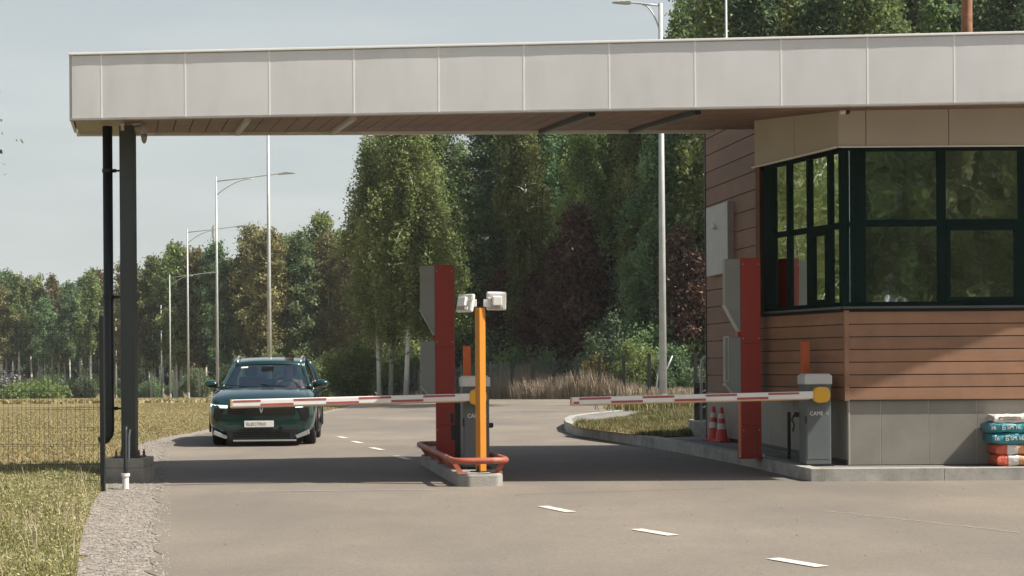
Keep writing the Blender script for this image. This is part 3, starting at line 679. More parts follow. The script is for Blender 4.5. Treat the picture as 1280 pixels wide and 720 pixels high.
# ------------------------------------------------------------------ barrier island
AX = Vector((.152, -.988, 0)).normalized(); PR = Vector((-AX.y, AX.x, 0))     # along towards the camera, and to the right
ISN = Vector((-.36, 17.76, 0)); ISF = Vector((-.985, 21.85, 0))
isl = empty('island_base', ISN, label='narrow raised concrete island between the two lanes carrying the red terminal', cat='traffic island')
pts = [ISF - PR * .27, ISN - PR * .25 - AX * .02, ISN - PR * .14 + AX * .07, ISN + PR * .19 + AX * .05, ISN + PR * .26 - AX * .06, ISF + PR * .27]
b = MB(); b.prism([(p.x, p.y) for p in pts], -.03, .15); b.build('kerb_block', CONC, isl, world=True, bevel=.025)
# bumper rail
def loop_pts(hw, n=6):
    L0 = (ISF - ISN).length; r = .16; P_ = []
    cs = [(-hw + r, r - .06, math.pi, 1.5 * math.pi), (hw - r, r - .06, 1.5 * math.pi, 2 * math.pi), (hw - r, L0 - r, 0, .5 * math.pi), (-hw + r, L0 - r, .5 * math.pi, math.pi)]
    for (u, v, a0, a1) in cs:
        for i in range(n + 1):
            a = a0 + (a1 - a0) * i / n; P_.append(ISN + PR * (u + r * math.cos(a)) - AX * (v + r * math.sin(a)))
    return P_
rail = empty('bumper_rail', ISN + Vector((0, 0, .15)), label='worn red pipe bumper rail looping round the concrete island', cat='guard rail')
b = MB(); b.tube([p + Vector((0, 0, .295)) for p in loop_pts(.30)], .036, 14, closed=True); b.build('pipe_loop', RUSTR, rail, world=True, smooth=True)
for k in range(5):
    for sx in (-1, 1):
        p = ISN - AX * (.12 + k * .93) + PR * sx * .2
        b = MB(); b.beam(p + Vector((0, 0, .15)), p + PR * sx * .085 + Vector((0, 0, .28)), .05, .05, up=AX); b.beam(p + AX * .06 + Vector((0, 0, .157)), p - AX * .06 + Vector((0, 0, .157)), .12, .014); b.build('bracket', RUSTR, rail, world=True)

# ------------------------------------------------------------------ driver terminals
def terminal(loc, rz, label, slot):
    e = empty('driver_terminal', loc, rz, label=label, cat='terminal', group='red driver terminals with grey reader boxes')
    b = MB(); b.box(-.125, .125, -.12, .12, .02, 2.54); b.build('column', REDP, e, bevel=.005)
    for z_ in (.42, 1.45): b = MB(); b.box(-.112, .112, -.1225, -.119, z_, z_ + .006); b.build('panel_seam', BLACKM, e)
    for x_, z_ in ((-.1, .36), (.1, .36), (-.1, 1.52), (.1, 1.52), (-.1, 2.46), (.1, 2.46)): b = MB(); b.lathe([(.009, 0), (.006, .004)], (x_, -.12, z_), 8, Matrix.Rotation(math.pi / 2, 4, 'X')); b.build('screw', GALV, e)
    b = MB(); b.box(-.17, .17, -.17, .17, 0, .02)
    b.build('base_plate', REDP, e, bevel=.003)
    for sx in (-1, 1):
        for sy in (-1, 1): b = MB(); b.lathe([(.014, 0), (.014, .02), (.008, .02), (.008, .045)], (sx * .148, sy * .148, .02), 8); b.build('bolt', GALV, e)
    def hood(name, zt, zm, zb, w):
        prof = [(-.1255, zt), (-.1255 - w, zt), (-.1255 - w, zm), (-.14, zb), (-.1255, zb)]
        b = MB(); b.extrude([(x, -.10, z) for x, z in prof], (0, .2, 0)); o = b.build(name, TGREY, e, bevel=.004)
        b = MB(); a0 = Vector((-.1255 - w - .006, 0, zm + .01)); a1 = Vector((-.145, 0, zb - .005)); b.beam(a0, a1, .235, .014, up=(1, 0, .6)); b.build('hood_lip', mat('hood_lip', (.44, .45, .43), .45), o)
        return o
    hood('upper_reader_box', 2.53, 1.94, 1.61, .2)
    b = MB(); b.box(-.165, -.125, -.09, .09, 1.55, 1.61); b.build('spacer', REDP, e)
    hood('lower_reader_box', 1.53, .93, .73, .2)
    if slot:
        b = MB(); b.box(-.345, -.325, -.115, -.098, 0.98, 1.55); b.box(-.325, -.28, -.115, -.102, .98, .995); b.box(-.325, -.28, -.115, -.102, 1.535, 1.55); b.box(-.292, -.28, -.114, -.102, .995, 1.535); b.build('reader_slot', mat('slot_pale', (.42, .43, .40), .5), e, bevel=.002)
        b = MB(); b.box(-.14, -.125, -.119, .1, .02, .72); b.build('edge_angle', ORNR, e)
        b = MB(); b.tube([(.04, -.135, .0), (.04, -.135, .36)], .009, 6); b.build('thin_rod', mat('rust_rod', (.25, .08, .05), .7), e)
    return e
terminal((-.885, 21.25, .15), 0, 'red and grey driver terminal on the concrete island between the lanes', False)
tR = at(938, 566, 20.35); terminal((tR.x, 20.35, kh(20.35) - .012), 0, 'red and grey driver terminal on the pavement before the gatehouse', True)

# ------------------------------------------------------------------ boom barriers
def barrier(loc, rz, tipv, label, knob=False):
    e = empty('boom_barrier', loc, rz, label=label, cat='barrier', group='automatic boom barriers')
    w, d = .155, .14
    b = MB(); b.box(-w, w, -d, d, .012, .955); o = b.build('cabinet', CABG, e, bevel=.014)
    b = MB(); b.box(-w - .02, w + .02, -d - .02, d + .02, 0, .012); b.build('base_plate', BLACKM, e)
    b = MB(); b.box(-w + .02, w - .02, -d - .004, -d, .08, .70); b.build('door', CABG, e, bevel=.002)
    b = MB(); b.box(-w - .004, -w + .018, -d - .007, -d + .03, .50, .59); b.build('lock', BLACK, e, bevel=.002)
    b = MB(); b.prism([(-w - .012, -d - .012), (w + .012, -d - .012), (w + .012, d + .012), (-w - .012, d + .012)], .955, 1.065); b.prism([(-w + .005, -d + .005), (w - .005, -d + .005), (w - .005, d - .005), (-w + .005, d - .005)], 1.06, 1.082); b.build('cap', CAPW, e, bevel=.012)
    jx, jz, jy = .015, .835, -d - .06
    prof = [(-.10, .045), (-.085, .075), (-.03, .095), (.06, .09), (.095, .06), (.105, 0), (.095, -.055), (.06, -.085), (-.03, -.095), (-.085, -.075), (-.10, -.045)]
    b = MB(); b.extrude([(jx + x, jy + .045, jz + z) for x, z in prof], (0, -.085, 0)); b.build('pivot_cover', YELL, e, bevel=.012)
    b = MB(); b.lathe([(.05, 0), (.05, .06)], (jx, -d - .0, jz), 16, Matrix.Rotation(math.pi / 2, 4, 'X')); b.build('shaft', GALV, e)
    # boom, from the pivot to its tip (tipv in local coordinates)
    A = Vector((jx - .09, jy, jz)); B = Vector(tipv); Lb = (B - A).length; dv = (B - A).normalized()
    up = Vector((0, 0, 1)); X = dv.cross(up).normalized(); Z = X.cross(dv)
    M = Matrix((X, dv, Z)).transposed().to_4x4(); M.translation = A
    b = MB(); b.box(-.03, .03, 0, Lb, -.044, .044, M); bo = b.build('boom', WHIT, e, bevel=.014)
    # red bands, upper and lower row offset
    side = 1 if (M @ Vector((.05, 0, 0))).y < A.y else -1
    b = MB(); k = 0; t = .18; s = .37
    while t < Lb - .1:
        for (zz0, zz1, off) in ((.012, .036, 0), (-.034, -.008, s / 1.0)):
            t0 = t + off; t1 = min(t0 + s, Lb - .02)
            if t0 < Lb - .05:
                x0, x1 = sorted((side * .0305, side * .0325)); b.box(x0, x1, t0, t1, zz0, zz1, M)
        t += 2 * s
    b.build('red_band', REDST, bo)
    b = MB(); b.box(-.012, .012, .05, Lb, -.055, -.044, M); b.build('rubber_edge', AMBER, bo)
    b = MB(); b.box(-.033, .033, Lb - .0, Lb + .012, -.048, .048, M); b.build('end_cap', AMBER, bo, bevel=.003)
    # lettering of the maker on the front
    M2 = facing((-.105, -d - .006, .615)); text_mesh('lettering', 'CAME', .066, WHIT, M2, e, .001, sx=.92)
    b = MB()
    for a0 in (0.6, 2.7, 4.8):
        pp = [Vector((.108 + .015 * math.cos(a0 + q * .35), -d - .006, .617 + .015 * math.sin(a0 + q * .35))) for q in range(4)]
        b.tube(pp, .0028, 5)
    b.build('emblem', WHIT, e)
    if knob:
        b = MB(); b.lathe([(.03, 0), (.03, .05), (.02, .06)], (w, -.02, .50), 10, Matrix.Rotation(math.pi / 2, 4, 'Y')); b.build('key_switch', BLACK, e)
    return e
bl = at(594, 600, 18.75); barrier((bl.x, 18.75, .15), R(8), (-2.80, -.29, .79), 'boom barrier with grey cabinet on the island, its boom lowered across the car lane', True)
br = at(1019, 580, 18.86); barrier((br.x, 18.86, kh(18.9) - .012), R(6), (-2.93, -.24, .79), 'boom barrier with grey cabinet beside the gatehouse corner, its boom lowered', False)
def sq_post(px, py_top, Y, z0, w, m, label, name='orange_post', group=None, tilt=0, cap=True):
    p = at(px, py_top, Y); e = empty(name, (p.x, Y, z0), tilt, label=label, cat='post', group=group)
    b = MB(); b.box(-w / 2, w / 2, -w / 2, w / 2, 0, p.z - z0); b.build('post', m, e, bevel=.004)
    if cap: b = MB(); b.box(-w / 2 - .003, w / 2 + .003, -w / 2 - .003, w / 2 + .003, p.z - z0, p.z - z0 + .006); b.build('cap', m, e)
    return e
sq_post(1006, 427, 19.2, .16, .09, ORNR, 'short orange square post standing behind the cabinet beside the gatehouse', group='short orange posts behind the cabinets', tilt=R(8))
sq_post(583.5, 433, 19.15, .15, .092, ORNR, 'short orange square post standing behind the cabinet on the island', group='short orange posts behind the cabinets', tilt=R(0))
p = at(573, 503, 19.5); e = empty('black_post', (p.x, 19.5, .15), label='black box post between the red terminal and the cabinet on the island', cat='post')
b = MB(); b.box(-.045, .045, -.045, .045, 0, p.z - .15); b.build('post', BLACKM, e, bevel=.005); b = MB(); b.box(-.095, -.045, -.03, .03, .30, .48); b.box(-.10, -.06, -.025, .025, .5, .62); b.build('photocell', BLACK, e, bevel=.006)
p = at(986, 515, 20.); e = empty('photocell_post', (p.x, 20., .16), label='thin black photocell post on the pavement left of the gatehouse cabinet', cat='post')
b = MB(); b.box(-.02, .02, -.02, .02, 0, p.z - .16); b.build('post', BLACKM, e); b = MB(); b.box(-.022, .022, -.03, -.02, p.z - .28, p.z - .18); b.build('photocell', BLACK, e)
p = at(994, 518, 19.05); e = empty('cable_gland', (p.x + .02, 19.0, p.z), label='small black cable connector at the left side of the gatehouse cabinet', cat='connector')
b = MB(); b.lathe([(.03, -.02), (.03, .03)], (p.x, 19., p.z), 10, Matrix.Rotation(math.pi / 2, 4, 'Y')); b.build('gland', BLACK, e, world=True)
b = MB(); b.tube([(p.x - .02, 19., p.z), (p.x - .05, 19., p.z - .06), (p.x - .02, 19., p.z - .12), (p.x - .04, 19., p.z - .2)], .01, 6); b.build('cable', BLACK, e, world=True, smooth=True)

# ------------------------------------------------------------------ orange mast with two floodlights
fp = at(600, 385, 18.05)
e = empty('floodlight_post', (fp.x, 18.05, .15), R(40), label='slim orange square post at the near end of the island, floodlights on top', cat='post')
b = MB(); b.box(-.043, .043, -.043, .043, .01, fp.z - .15); b.build('post', ORNG, e, bevel=.003)
b = MB(); b.box(-.09, .09, -.09, .09, 0, .012); b.build('base_plate', BLACKM, e)
b = MB(); b.box(-.05, .05, -.01, .01, 0, .06, Matrix.Translation((0, 0, .012))); b.build('rib', BLACKM, e)
def flood(px, py, yaw, pitch, label, sx):
    c = at(px, py, 18.05); e = empty('floodlight', c, label=label, cat='floodlight', group='white floodlights on the orange post')
    M = Matrix.Translation(c) @ Matrix.Rotation(yaw, 4, 'Z') @ Matrix.Rotation(pitch, 4, 'X')
    def bx(b, *a): b.box(*a, M)
    b = MB(); bx(b, -.115, .115, -.0, .045, -.105, .105); b.build('housing', WHIT, e, world=True, bevel=.018)
    b = MB(); bx(b, -.10, .10, -.006, .0, -.09, .09); b.build('back_plate', mat('flood_grey', (.50, .49, .46), .5), e, world=True, bevel=.004)
    b = MB(); bx(b, -.06, .05, -.055, -.006, -.045, .06); b.build('driver_box', WHIT, e, world=True, bevel=.01)
    b = MB()
    for k in range(6): bx(b, -.075 + k * .028, -.071 + k * .028, -.03, -.006, -.085, -.05)
    b.build('cooling_fin', mat('flood_grey', (.5, .49, .46), .5), e, world=True)
    b = MB(); bx(b, -.10, .10, .046, .048, -.09, .09); b.build('lens', mat('lens_grey', (.55, .56, .56), .15), e, world=True)
    b = MB(); j = at(600 + sx * 9, 379, 18.05); b.cbox(j, (.085, .06, .085)); b.build('junction_box', WHIT, e, world=True, bevel=.006)
    b = MB(); b.tube([j + Vector((sx * .03, 0, -.01)), c + Vector((-sx * .06, -.05, -.02))], .016, 8); b.tube([j + Vector((sx * .03, -.02, .03)), c + Vector((-sx * .10, -.07, .04)), c + Vector((-sx * .04, -.055, .03))], .006, 6); b.build('bracket', mat('flood_grey', (.5, .49, .46), .5), e, world=True)
flood(580.5, 378.5, R(-38), R(-12), 'white floodlight on the left of the orange post, turned side-on', -1)
flood(621, 376.5, R(14), R(8), 'white floodlight on the right of the orange post, its back to us', 1)

# ------------------------------------------------------------------ traffic cones
CRED = mat('cone_red', (.55, .055, .045), .5, noise=.1); CWHI = mat('cone_white', (.62, .56, .50), .5, noise=.1)
def cone(px, Y, label):
    x = (px - 640) / 2000 * Y; e = empty('traffic_cone', (x, Y, kh(Y) - .012), random.Random(px).uniform(0, 1), label=label, cat='traffic cone', group='traffic cones by the gatehouse wall')
    b = MB(); b.box(-.135, .135, -.135, .135, 0, .028); b.build('base', CRED, e, bevel=.012)
    r = lambda z: .098 - (.098 - .022) * (z - .028) / .50
    z = [.028, .20, .285, .36, .435, .528]
    for i in range(5): b = MB(); b.lathe([(r(z[i]), z[i]), (r(z[i + 1]), z[i + 1])], (0, 0, 0), 24); b.build('reflective_band' if i % 2 else 'body', CWHI if i % 2 else CRED, e, smooth=False)
cone(891.5, 24.95, 'red and white traffic cone standing behind the other one')
cone(901.5, 24.4, 'red and white traffic cone nearest the red terminal, in front of the other')

# ------------------------------------------------------------------ bags stacked at the wall
def bagmat(name, stops):
    m = bpy.data.materials.new(name); m.use_nodes = True; nt = m.node_tree; p = nt.nodes['Principled BSDF']; p.inputs['Roughness'].default_value = .38
    t = nt.nodes.new('ShaderNodeTexCoord'); s = nt.nodes.new('ShaderNodeSeparateXYZ'); r = nt.nodes.new('ShaderNodeValToRGB'); r.color_ramp.interpolation = 'CONSTANT'
    nt.links.new(t.outputs['Generated'], s.inputs[0]); nt.links.new(s.outputs['X'], r.inputs[0]); 
    for i, (q, c) in enumerate(stops):
        el = r.color_ramp.elements[i] if i < 2 else r.color_ramp.elements.new(q)
        el.position = q; el.color = (*c, 1)
    n = nt.nodes.new('ShaderNodeTexNoise'); n.inputs['Scale'].default_value = 14; bp = nt.nodes.new('ShaderNodeBump'); bp.inputs['Strength'].default_value = .6; bp.inputs['Distance'].default_value = .03
    nt.links.new(t.outputs['Object'], n.inputs['Vector']); nt.links.new(n.outputs['Fac'], bp.inputs['Height']); nt.links.new(bp.outputs['Normal'], p.inputs['Normal'])
    nt.links.new(r.outputs[0], p.inputs['Base Color']); return m
OR_, WH_, YO_, TE_, DT_ = (.55, .11, .06), (.72, .68, .62), (.66, .32, .16), (.03, .24, .28), (.04, .17, .22)
BM = {'o': bagmat('bag_orange', [(0, OR_), (.17, WH_), (.32, YO_), (.62, WH_), (.8, OR_)]), 't': bagmat('bag_teal', [(0, DT_), (.10, TE_), (.72, DT_), (.85, TE_)]), 'w': bagmat('bag_white', [(0, (.62, .58, .52)), (.06, WH_)])}
def bag(x0, Lx, y0, W, zb, th, kind, label, seed, rz=0):
    rb = random.Random(seed); e = empty('cement_bag', (x0 + Lx / 2, y0 + W / 2, zb), rz, label=label, cat='bag', group='filled bags stacked on the pavement by the wall')
    nx, na = 36, 28; vs = []; fs = []; ph = [rb.uniform(0, 6) for _ in range(8)]
    sp = lambda v_, e_: math.copysign(abs(v_) ** e_, v_)
    for i in range(nx + 1):
        u = -1 + 2 * i / nx; uu = math.copysign(1 - (1 - abs(u)) ** 1.7, u); g = max(.0, 1 - abs(uu) ** 9) ** .38; g = .5 + .5 * g
        for j in range(na):
            a = 2 * math.pi * j / na; ca, sa = math.cos(a), math.sin(a)
            wr = .004 * math.sin(11 * uu + ph[0] + 2 * a) + .005 * math.sin(5 * uu + ph[1] - 3 * a) + .003 * math.sin(23 * uu + ph[2] + 5 * a)
            y = W / 2 * sp(ca, .42) * (1 - .02 * (1 - g)) + wr * ca; z = th / 2 + (th / 2 * sp(sa, .5) * g + wr * sa)
            vs.append((uu * Lx / 2 + .004 * math.sin(3 * a + ph[3]), y, max(z, .001)))
    for i in range(nx):
        for j in range(na):
            a_, b_ = i * na + j, i * na + (j + 1) % na; fs.append((a_, a_ + na, b_ + na, b_))
    fs += [tuple(reversed([j for j in range(na)][::-1])), tuple(reversed([nx * na + j for j in range(na)]))]
    b = MB(); b.add(vs, fs); o = b.build('sack', BM[kind], e, smooth=True)
    if kind == 't':
        yf = -W / 2 - .006
        b = MB(); 
        text_mesh('print', '16', .062, WHIT, facing((-Lx / 2 + .02, yf + .01, th * .5)), e, .012)
        text_mesh('print', 'Б', .075, WHIT, facing((-Lx / 2 + .145, yf, th * .5)), e, .012)
        text_mesh('print', 'SM 16', .062, WHIT, facing((-Lx / 2 + .205, yf, th * .53)), e, .012)
        text_mesh('print', 'Spack', .062, WHIT, facing((-Lx / 2 + .415, yf, th * .5)), e, .012)
    if kind == 'w':
        yf = -W / 2 + .004; b = MB(); 
        for a_ in ((.06, .30, .075, .079), (.06, .30, .042, .046), (.06, .064, .042, .079), (.296, .30, .042, .079)): b.box(-Lx / 2 + a_[0], -Lx / 2 + a_[1], yf - .01, yf + .02, a_[2], a_[3])
        b.build('print', mat('print_brown', (.12, .06, .04), .6), e)
        b = MB(); b.box(-Lx / 2 - .045, -Lx / 2 + .03, -.14, .1, .045, .053); b.build('folded_flap', mat('flap', (.3, .28, .24), .6), e)
    return e
bx0 = at(1247, 580, 18.35).x; bz = kh(18.4) - .012
bag(bx0 + .01, .78, 18.39, .36, bz, .138, 'o', 'orange and white bag at the very bottom of the stack', 1)
bag(bx0, .78, 18.40, .36, bz + .13, .132, 'o', 'orange and white bag second from the bottom of the stack', 2)
bag(bx0 - .05, .80, 18.38, .37, bz + .254, .136, 't', 'teal bag with white print lying on the orange bags', 3)
bag(bx0 - .085, .80, 18.39, .37, bz + .382, .132, 't', 'teal bag with white print lying just under the white bag', 4)
bag(bx0 - .02, .78, 18.40, .35, bz + .495, .105, 'w', 'plain white bag with a small printed frame on top of the stack', 5)

# ------------------------------------------------------------------ street lamps
def street_lamp(x, y, H, arm, rz, label, r=.085, strut=False, drop=0):
    e = empty('street_lamp', (x, y, gz(y)), rz, label=label, cat='street lamp', group='street lamps along the roads')
    b = MB(); b.tube([(0, 0, 0), (0, 0, H * .5), (0, 0, H)], [r, r * .8, r * .55], 12); b.build('pole', GALV, e, smooth=True)
    b = MB(); b.lathe([(r * 2, 0), (r * 2, .03), (r * 1.25, .05), (r * 1.2, .5), (r * .98, .52)], (0, 0, 0), 12); b.build('base_sleeve', GALV, e)
    k = arm / 4.
    b = MB(); b.tube([(0, 0, H - .25 * k), (arm * .35, 0, H - .1 * k), (arm * .8, 0, H + .12 * k), (arm * .86, 0, H + .14 * k)], .03, 8)
    P_ = [(arm * .5 * t, 0, H - (drop or 1.0 * k) + ((drop or 1.0 * k) - .12 * min(1, k)) * (1 - (1 - t) ** 2.0)) for t in [i / 8 for i in range(9)]]; b.tube(P_, .024, 8)
    b.build('arm', GALV, e, smooth=True)
    b = MB(); M = Matrix.Translation((arm * .82, 0, H + .13 * k)) @ Matrix.Rotation(-R(4), 4, 'Y'); l = max(.55, .9 * k)
    b.extrude([M @ Vector(p) for p in ((0, -.07, -.05), (l * .3, -.11, -.06), (l, -.10, -.05), (l, -.10, -.02), (l * .5, -.11, .05), (0, -.07, .03))], (0, .2, 0)); b.build('lamp_head', GALV, e, bevel=.015)
    if strut:
        b = MB(); b.tube([(.12, -.02, 1.25), (.27, -.1, 0)], .028, 8); b.tube([(-.28, .0, 1.65), (-.13, 0, 1.3), (0, 0, 1.1)], .022, 8); b.build('stay', GALV, e, smooth=True)
        b = MB(); b.cbox((.03, -.1, 1.62), (.22, .08, .12)); b.build('junction_box', WHIT, e, bevel=.01)
    return e
LT = 'street lamp '
for px, Y, H, ar, lab in ((337.3, 67, 12.4, 4, 'tallest looking street lamp pole, directly behind the car roof'), (272, 87, 12.2, 4.1, 'street lamp whose long arm reaches over the thicker pole behind the car'), (235.5, 112, 12., 4.1, 'street lamp second in the row to the left of the car'),
                          (213, 150, 11.7, 4.4, 'slim street lamp in the row, its arm crossing the neighbouring pole'), (202, 185, 11.2, 4.5, 'lowest street lamp of the cluster left of the car'), (145.5, 215, 10.9, 4.4, 'street lamp mostly hidden behind the grey column'), (16, 250, 10.6, 4.6, 'small distant street lamp at the far left by the forest edge')):
    x = at(px, 490, Y).x; street_lamp(x, Y, H, ar, 0, lab, .085 if Y > 70 else .095)
hb = G(829, 512, .19); hb.z = 0
street_lamp(at(829, 505, 47).x, 47, 12.0, 1.05, math.pi, 'nearest street lamp with a leaning stay, on the planted kerb island', .115, True, .85)
p = at(907.5, 30, 42); e = empty('slender_pole', (p.x, 42, 0), label='slender pale pole rising above the canopy behind the gatehouse', cat='pole')
b = MB(); b.tube([(0, 0, 0), (0, 0, 8), (0, 0, 13.5)], [.06, .04, .025], 10); b.build('shaft', GALV, e, smooth=True); b = MB(); b.lathe([(.16, 0), (.16, .03), (.09, .05)], (0, 0, 0), 10); b.build('base_plate', GALV, e)
def mast(px, ptop, Y, lab):
    p = at(px, ptop, Y); e = empty('radio_mast', (p.x, Y, gz(Y)), label=lab, cat='mast'); H = p.z - gz(Y)
    b = MB(); b.tube([(0, 0, 0), (0, 0, H)], [.5, .22], 8); b.build('tower', GALV, e)
    for k in range(3):
        a = k * 2.1 + .3; b = MB(); b.cbox((.55 * math.cos(a), .55 * math.sin(a), H - 1.4), (.28, .22, 2.2)); b.beam((0, 0, H - 1.4), (.5 * math.cos(a), .5 * math.sin(a), H - 1.4), .1, .1); b.build('antenna_panel', GALV, e)
mast(268, 281, 300, 'distant radio mast with antenna panels showing above the forest')
mast(373.5, 293, 330, 'small distant mast top just above the treetops right of the tall lamp pole')

# ------------------------------------------------------------------ the car
PAINT = mat('car_paint', (.013, .055, .050), .22, metal=.5, noise=.03, coat=1.)
TRIMB = mat('car_black_trim', (.008, .009, .010), .5, noise=.1); SILV = mat('car_silver', (.52, .54, .54), .25, metal=.7, noise=.03); TYRE = mat('tyre', (.014, .014, .015), .85, noise=.2)
GLOSB = mat('car_gloss_black', (.005, .006, .007), .12, noise=.02, coat=.6); LAMPC = mat('headlamp', (.80, .82, .80), .12, noise=.02, coat=1.); LAMPC.node_tree.nodes['Principled BSDF'].inputs['Emission Color'].default_value = (.9, 1, 1, 1); LAMPC.node_tree.nodes['Principled BSDF'].inputs['Emission Strength'].default_value = .8; SEAT = mat('seat_fabric', (.03, .03, .033), .8)
cp = at(327, 558, 27.3)
car = empty('suv_car', (cp.x, 27.3, 0), R(5.0), label='dark green SUV facing the camera behind the lowered left boom, driver inside', cat='car')
st = [  # y, zb, wb, wm, ws, zsh, zt, xt
 (0.00, .27, .60, .70, .62, .70, .745), (0.025, .22, .72, .80, .74, .75, .80), (.09, .19, .82, .885, .84, .79, .845), (.22, .18, .865, .94, .905, .835, .895), (.45, .18, .88, .955, .93, .88, .955), (.80, .18, .885, .96, .935, .925, 1.01), (1.15, .18, .885, .96, .935, .955, 1.045),
 (1.32, .18, .885, .96, .93, .965, .98), (1.36, .18, .885, .96, .93, .97, .62), (2.2, .18, .885, .96, .925, .985, .5), (3.2, .18, .885, .96, .925, 1.0, .5), (4.15, .19, .88, .955, .92, 1.03, .62), (4.2, .19, .88, .955, .915, 1.035, 1.03), (4.5, .22, .86, .93, .88, 1.03, 1.05), (4.68, .28, .82, .87, .83, .98, 1.0), (4.74, .36, .7, .78, .7, .9, .92)]
ring = []
for (y, zb, wb, wm, ws, zsh, zt) in st:
    cab = zt < .7 and .5 < y
    half = [(0, zb), (wb * .7, zb), (wb, zb + .07), (wm - .01, zb + .2), (wm, zb + .36), (wm - .012, zsh - .10), (ws, zsh), (ws - .055, zsh + (.012 if not cab else 0.)), (ws * .80 if not cab else ws - .12, (zt - .028) if not cab else zt), (ws * .45, zt - .008 if not cab else zt), (0, zt)]
    ring.append([Vector((x, y, z)) for x, z in half] + [Vector((-x, y, z)) for x, z in reversed(half[1:-1])])
b = MB(); n = len(ring[0]); b.add([v for r_ in ring for v in r_], [(i * n + j, i * n + (j + 1) % n, (i + 1) * n + (j + 1) % n, (i + 1) * n + j) for i in range(len(ring) - 1) for j in range(n)] + [tuple(range(n)), tuple(reversed(range((len(ring) - 1) * n, len(ring) * n)))])
shell = b.build('body', PAINT, None, smooth=True, sub=2)
cut = MB()
for y in (.93, 3.72):
    for sx in (-1, 1): cut.lathe([(.41, -.16), (.41, .2)], (sx * .86, y, .36), 32, Matrix.Rotation(math.pi / 2, 4, 'Y'))
bmx = bmesh.new(); me = bpy.data.meshes.new('c'); me.from_pydata(cut.v, [], cut.f); bmx.from_mesh(me); bmesh.ops.recalc_face_normals(bmx, faces=bmx.faces[:]); bmx.to_mesh(me); co = bpy.data.objects.new('c', me); col.objects.link(co)
bmx = bmesh.new(); bmx.from_mesh(shell.data); bmesh.ops.recalc_face_normals(bmx, faces=bmx.faces[:]); bmx.to_mesh(shell.data)
bo = shell.modifiers.new('cut', 'BOOLEAN'); bo.object = co; bo.operation = 'DIFFERENCE'; bo.solver = 'EXACT'
dg = bpy.context.evaluated_depsgraph_get(); nm = bpy.data.meshes.new_from_object(shell.evaluated_get(dg)); shell.modifiers.clear(); shell.data = nm; bpy.data.objects.remove(co)
nm.materials.clear(); nm.materials.append(PAINT)
shell.parent = car
cb = lambda name, m, **k: None
# wheels and arch trims
for y in (.93, 3.72):
    for sx in (-1, 1):
        w = MB(); MX = Matrix.Rotation(math.pi / 2, 4, 'Y')
        w.lathe([(.24, -.11), (.33, -.115), (.358, -.09), (.365, 0), (.358, .09), (.33, .115), (.24, .11)], (sx * .815, y, .365), 36, MX); o = w.build('wheel', TYRE, car, smooth=True)
        w = MB(); w.lathe([(.245, .06), (.23, .10), (.215, .085), (.06, .075), (.05, .10), (.001, .10)] if sx > 0 else [(.001, -.10), (.05, -.10), (.06, -.075), (.215, -.085), (.23, -.10), (.245, -.06)], (sx * .815, y, .365), 30, MX)
        w.build('rim', SILV, o)
        w = MB()
        for k in range(5):
            a = k * 2 * math.pi / 5; w.beam((sx * .915, y + .04 * math.cos(a), .365 + .04 * math.sin(a)), (sx * .91, y + .22 * math.cos(a), .365 + .22 * math.sin(a)), .06, .02, up=(1, 0, 0))
        w.build('spoke', SILV, o)
        w = MB(); w.tube([(sx * .952, y + .425 * math.cos(a), .36 + .425 * math.sin(a)) for a in [math.pi * (-.08 + 1.16 * i / 20) for i in range(21)]], .022, 8); w.build('arch_trim', TRIMB, car, smooth=True)
for sx in (-1, 1):
    w = MB(); w.box(sx * .93 - .03, sx * .93 + .03, 1.36, 3.3, .19, .31); w.build('sill_trim', TRIMB, car, bevel=.015)
# greenhouse
def RZ(v): return 1.45 + .13 * min(1, v / .4) ** .55 - .05 * v * v
def ws_pt(u, v):      # windscreen: u -1..1, v 0..1
    w = .80 * (1 - v) + .635 * v; y = 1.16 + .92 * v + .16 * u * u * (1 - .4 * v); z = 1.025 + .415 * v - .02 * u * u; return Vector((u * w, y, z))
def roof_pt(u, v):
    w = (.64 + .03 * math.sin(math.pi * v)); y = 2.06 + 2.0 * v + .10 * u * u * (1 - v); z = RZ(v) - .035 * abs(u) ** 2.5; return Vector((u * w, y, z))
def gridm(fn, nx, ny, name, m, par=car, thick=0, u0=-1, u1=1, v0=0, v1=1):
    vs = [fn(u0 + (u1 - u0) * i / nx, v0 + (v1 - v0) * j / ny) for j in range(ny + 1) for i in range(nx + 1)]
    b = MB(); b.add(vs, [(j * (nx + 1) + i, j * (nx + 1) + i + 1, (j + 1) * (nx + 1) + i + 1, (j + 1) * (nx + 1) + i) for j in range(ny) for i in range(nx)])
    o = b.build(name, m, par, smooth=True)
    if thick: q = o.modifiers.new('t', 'SOLIDIFY'); q.thickness = thick
    return o
gridm(ws_pt, 16, 8, 'windscreen', CGLASS, u0=-.95, u1=.95, v0=.02, v1=.98)
gridm(roof_pt, 14, 12, 'roof', PAINT, thick=.03)
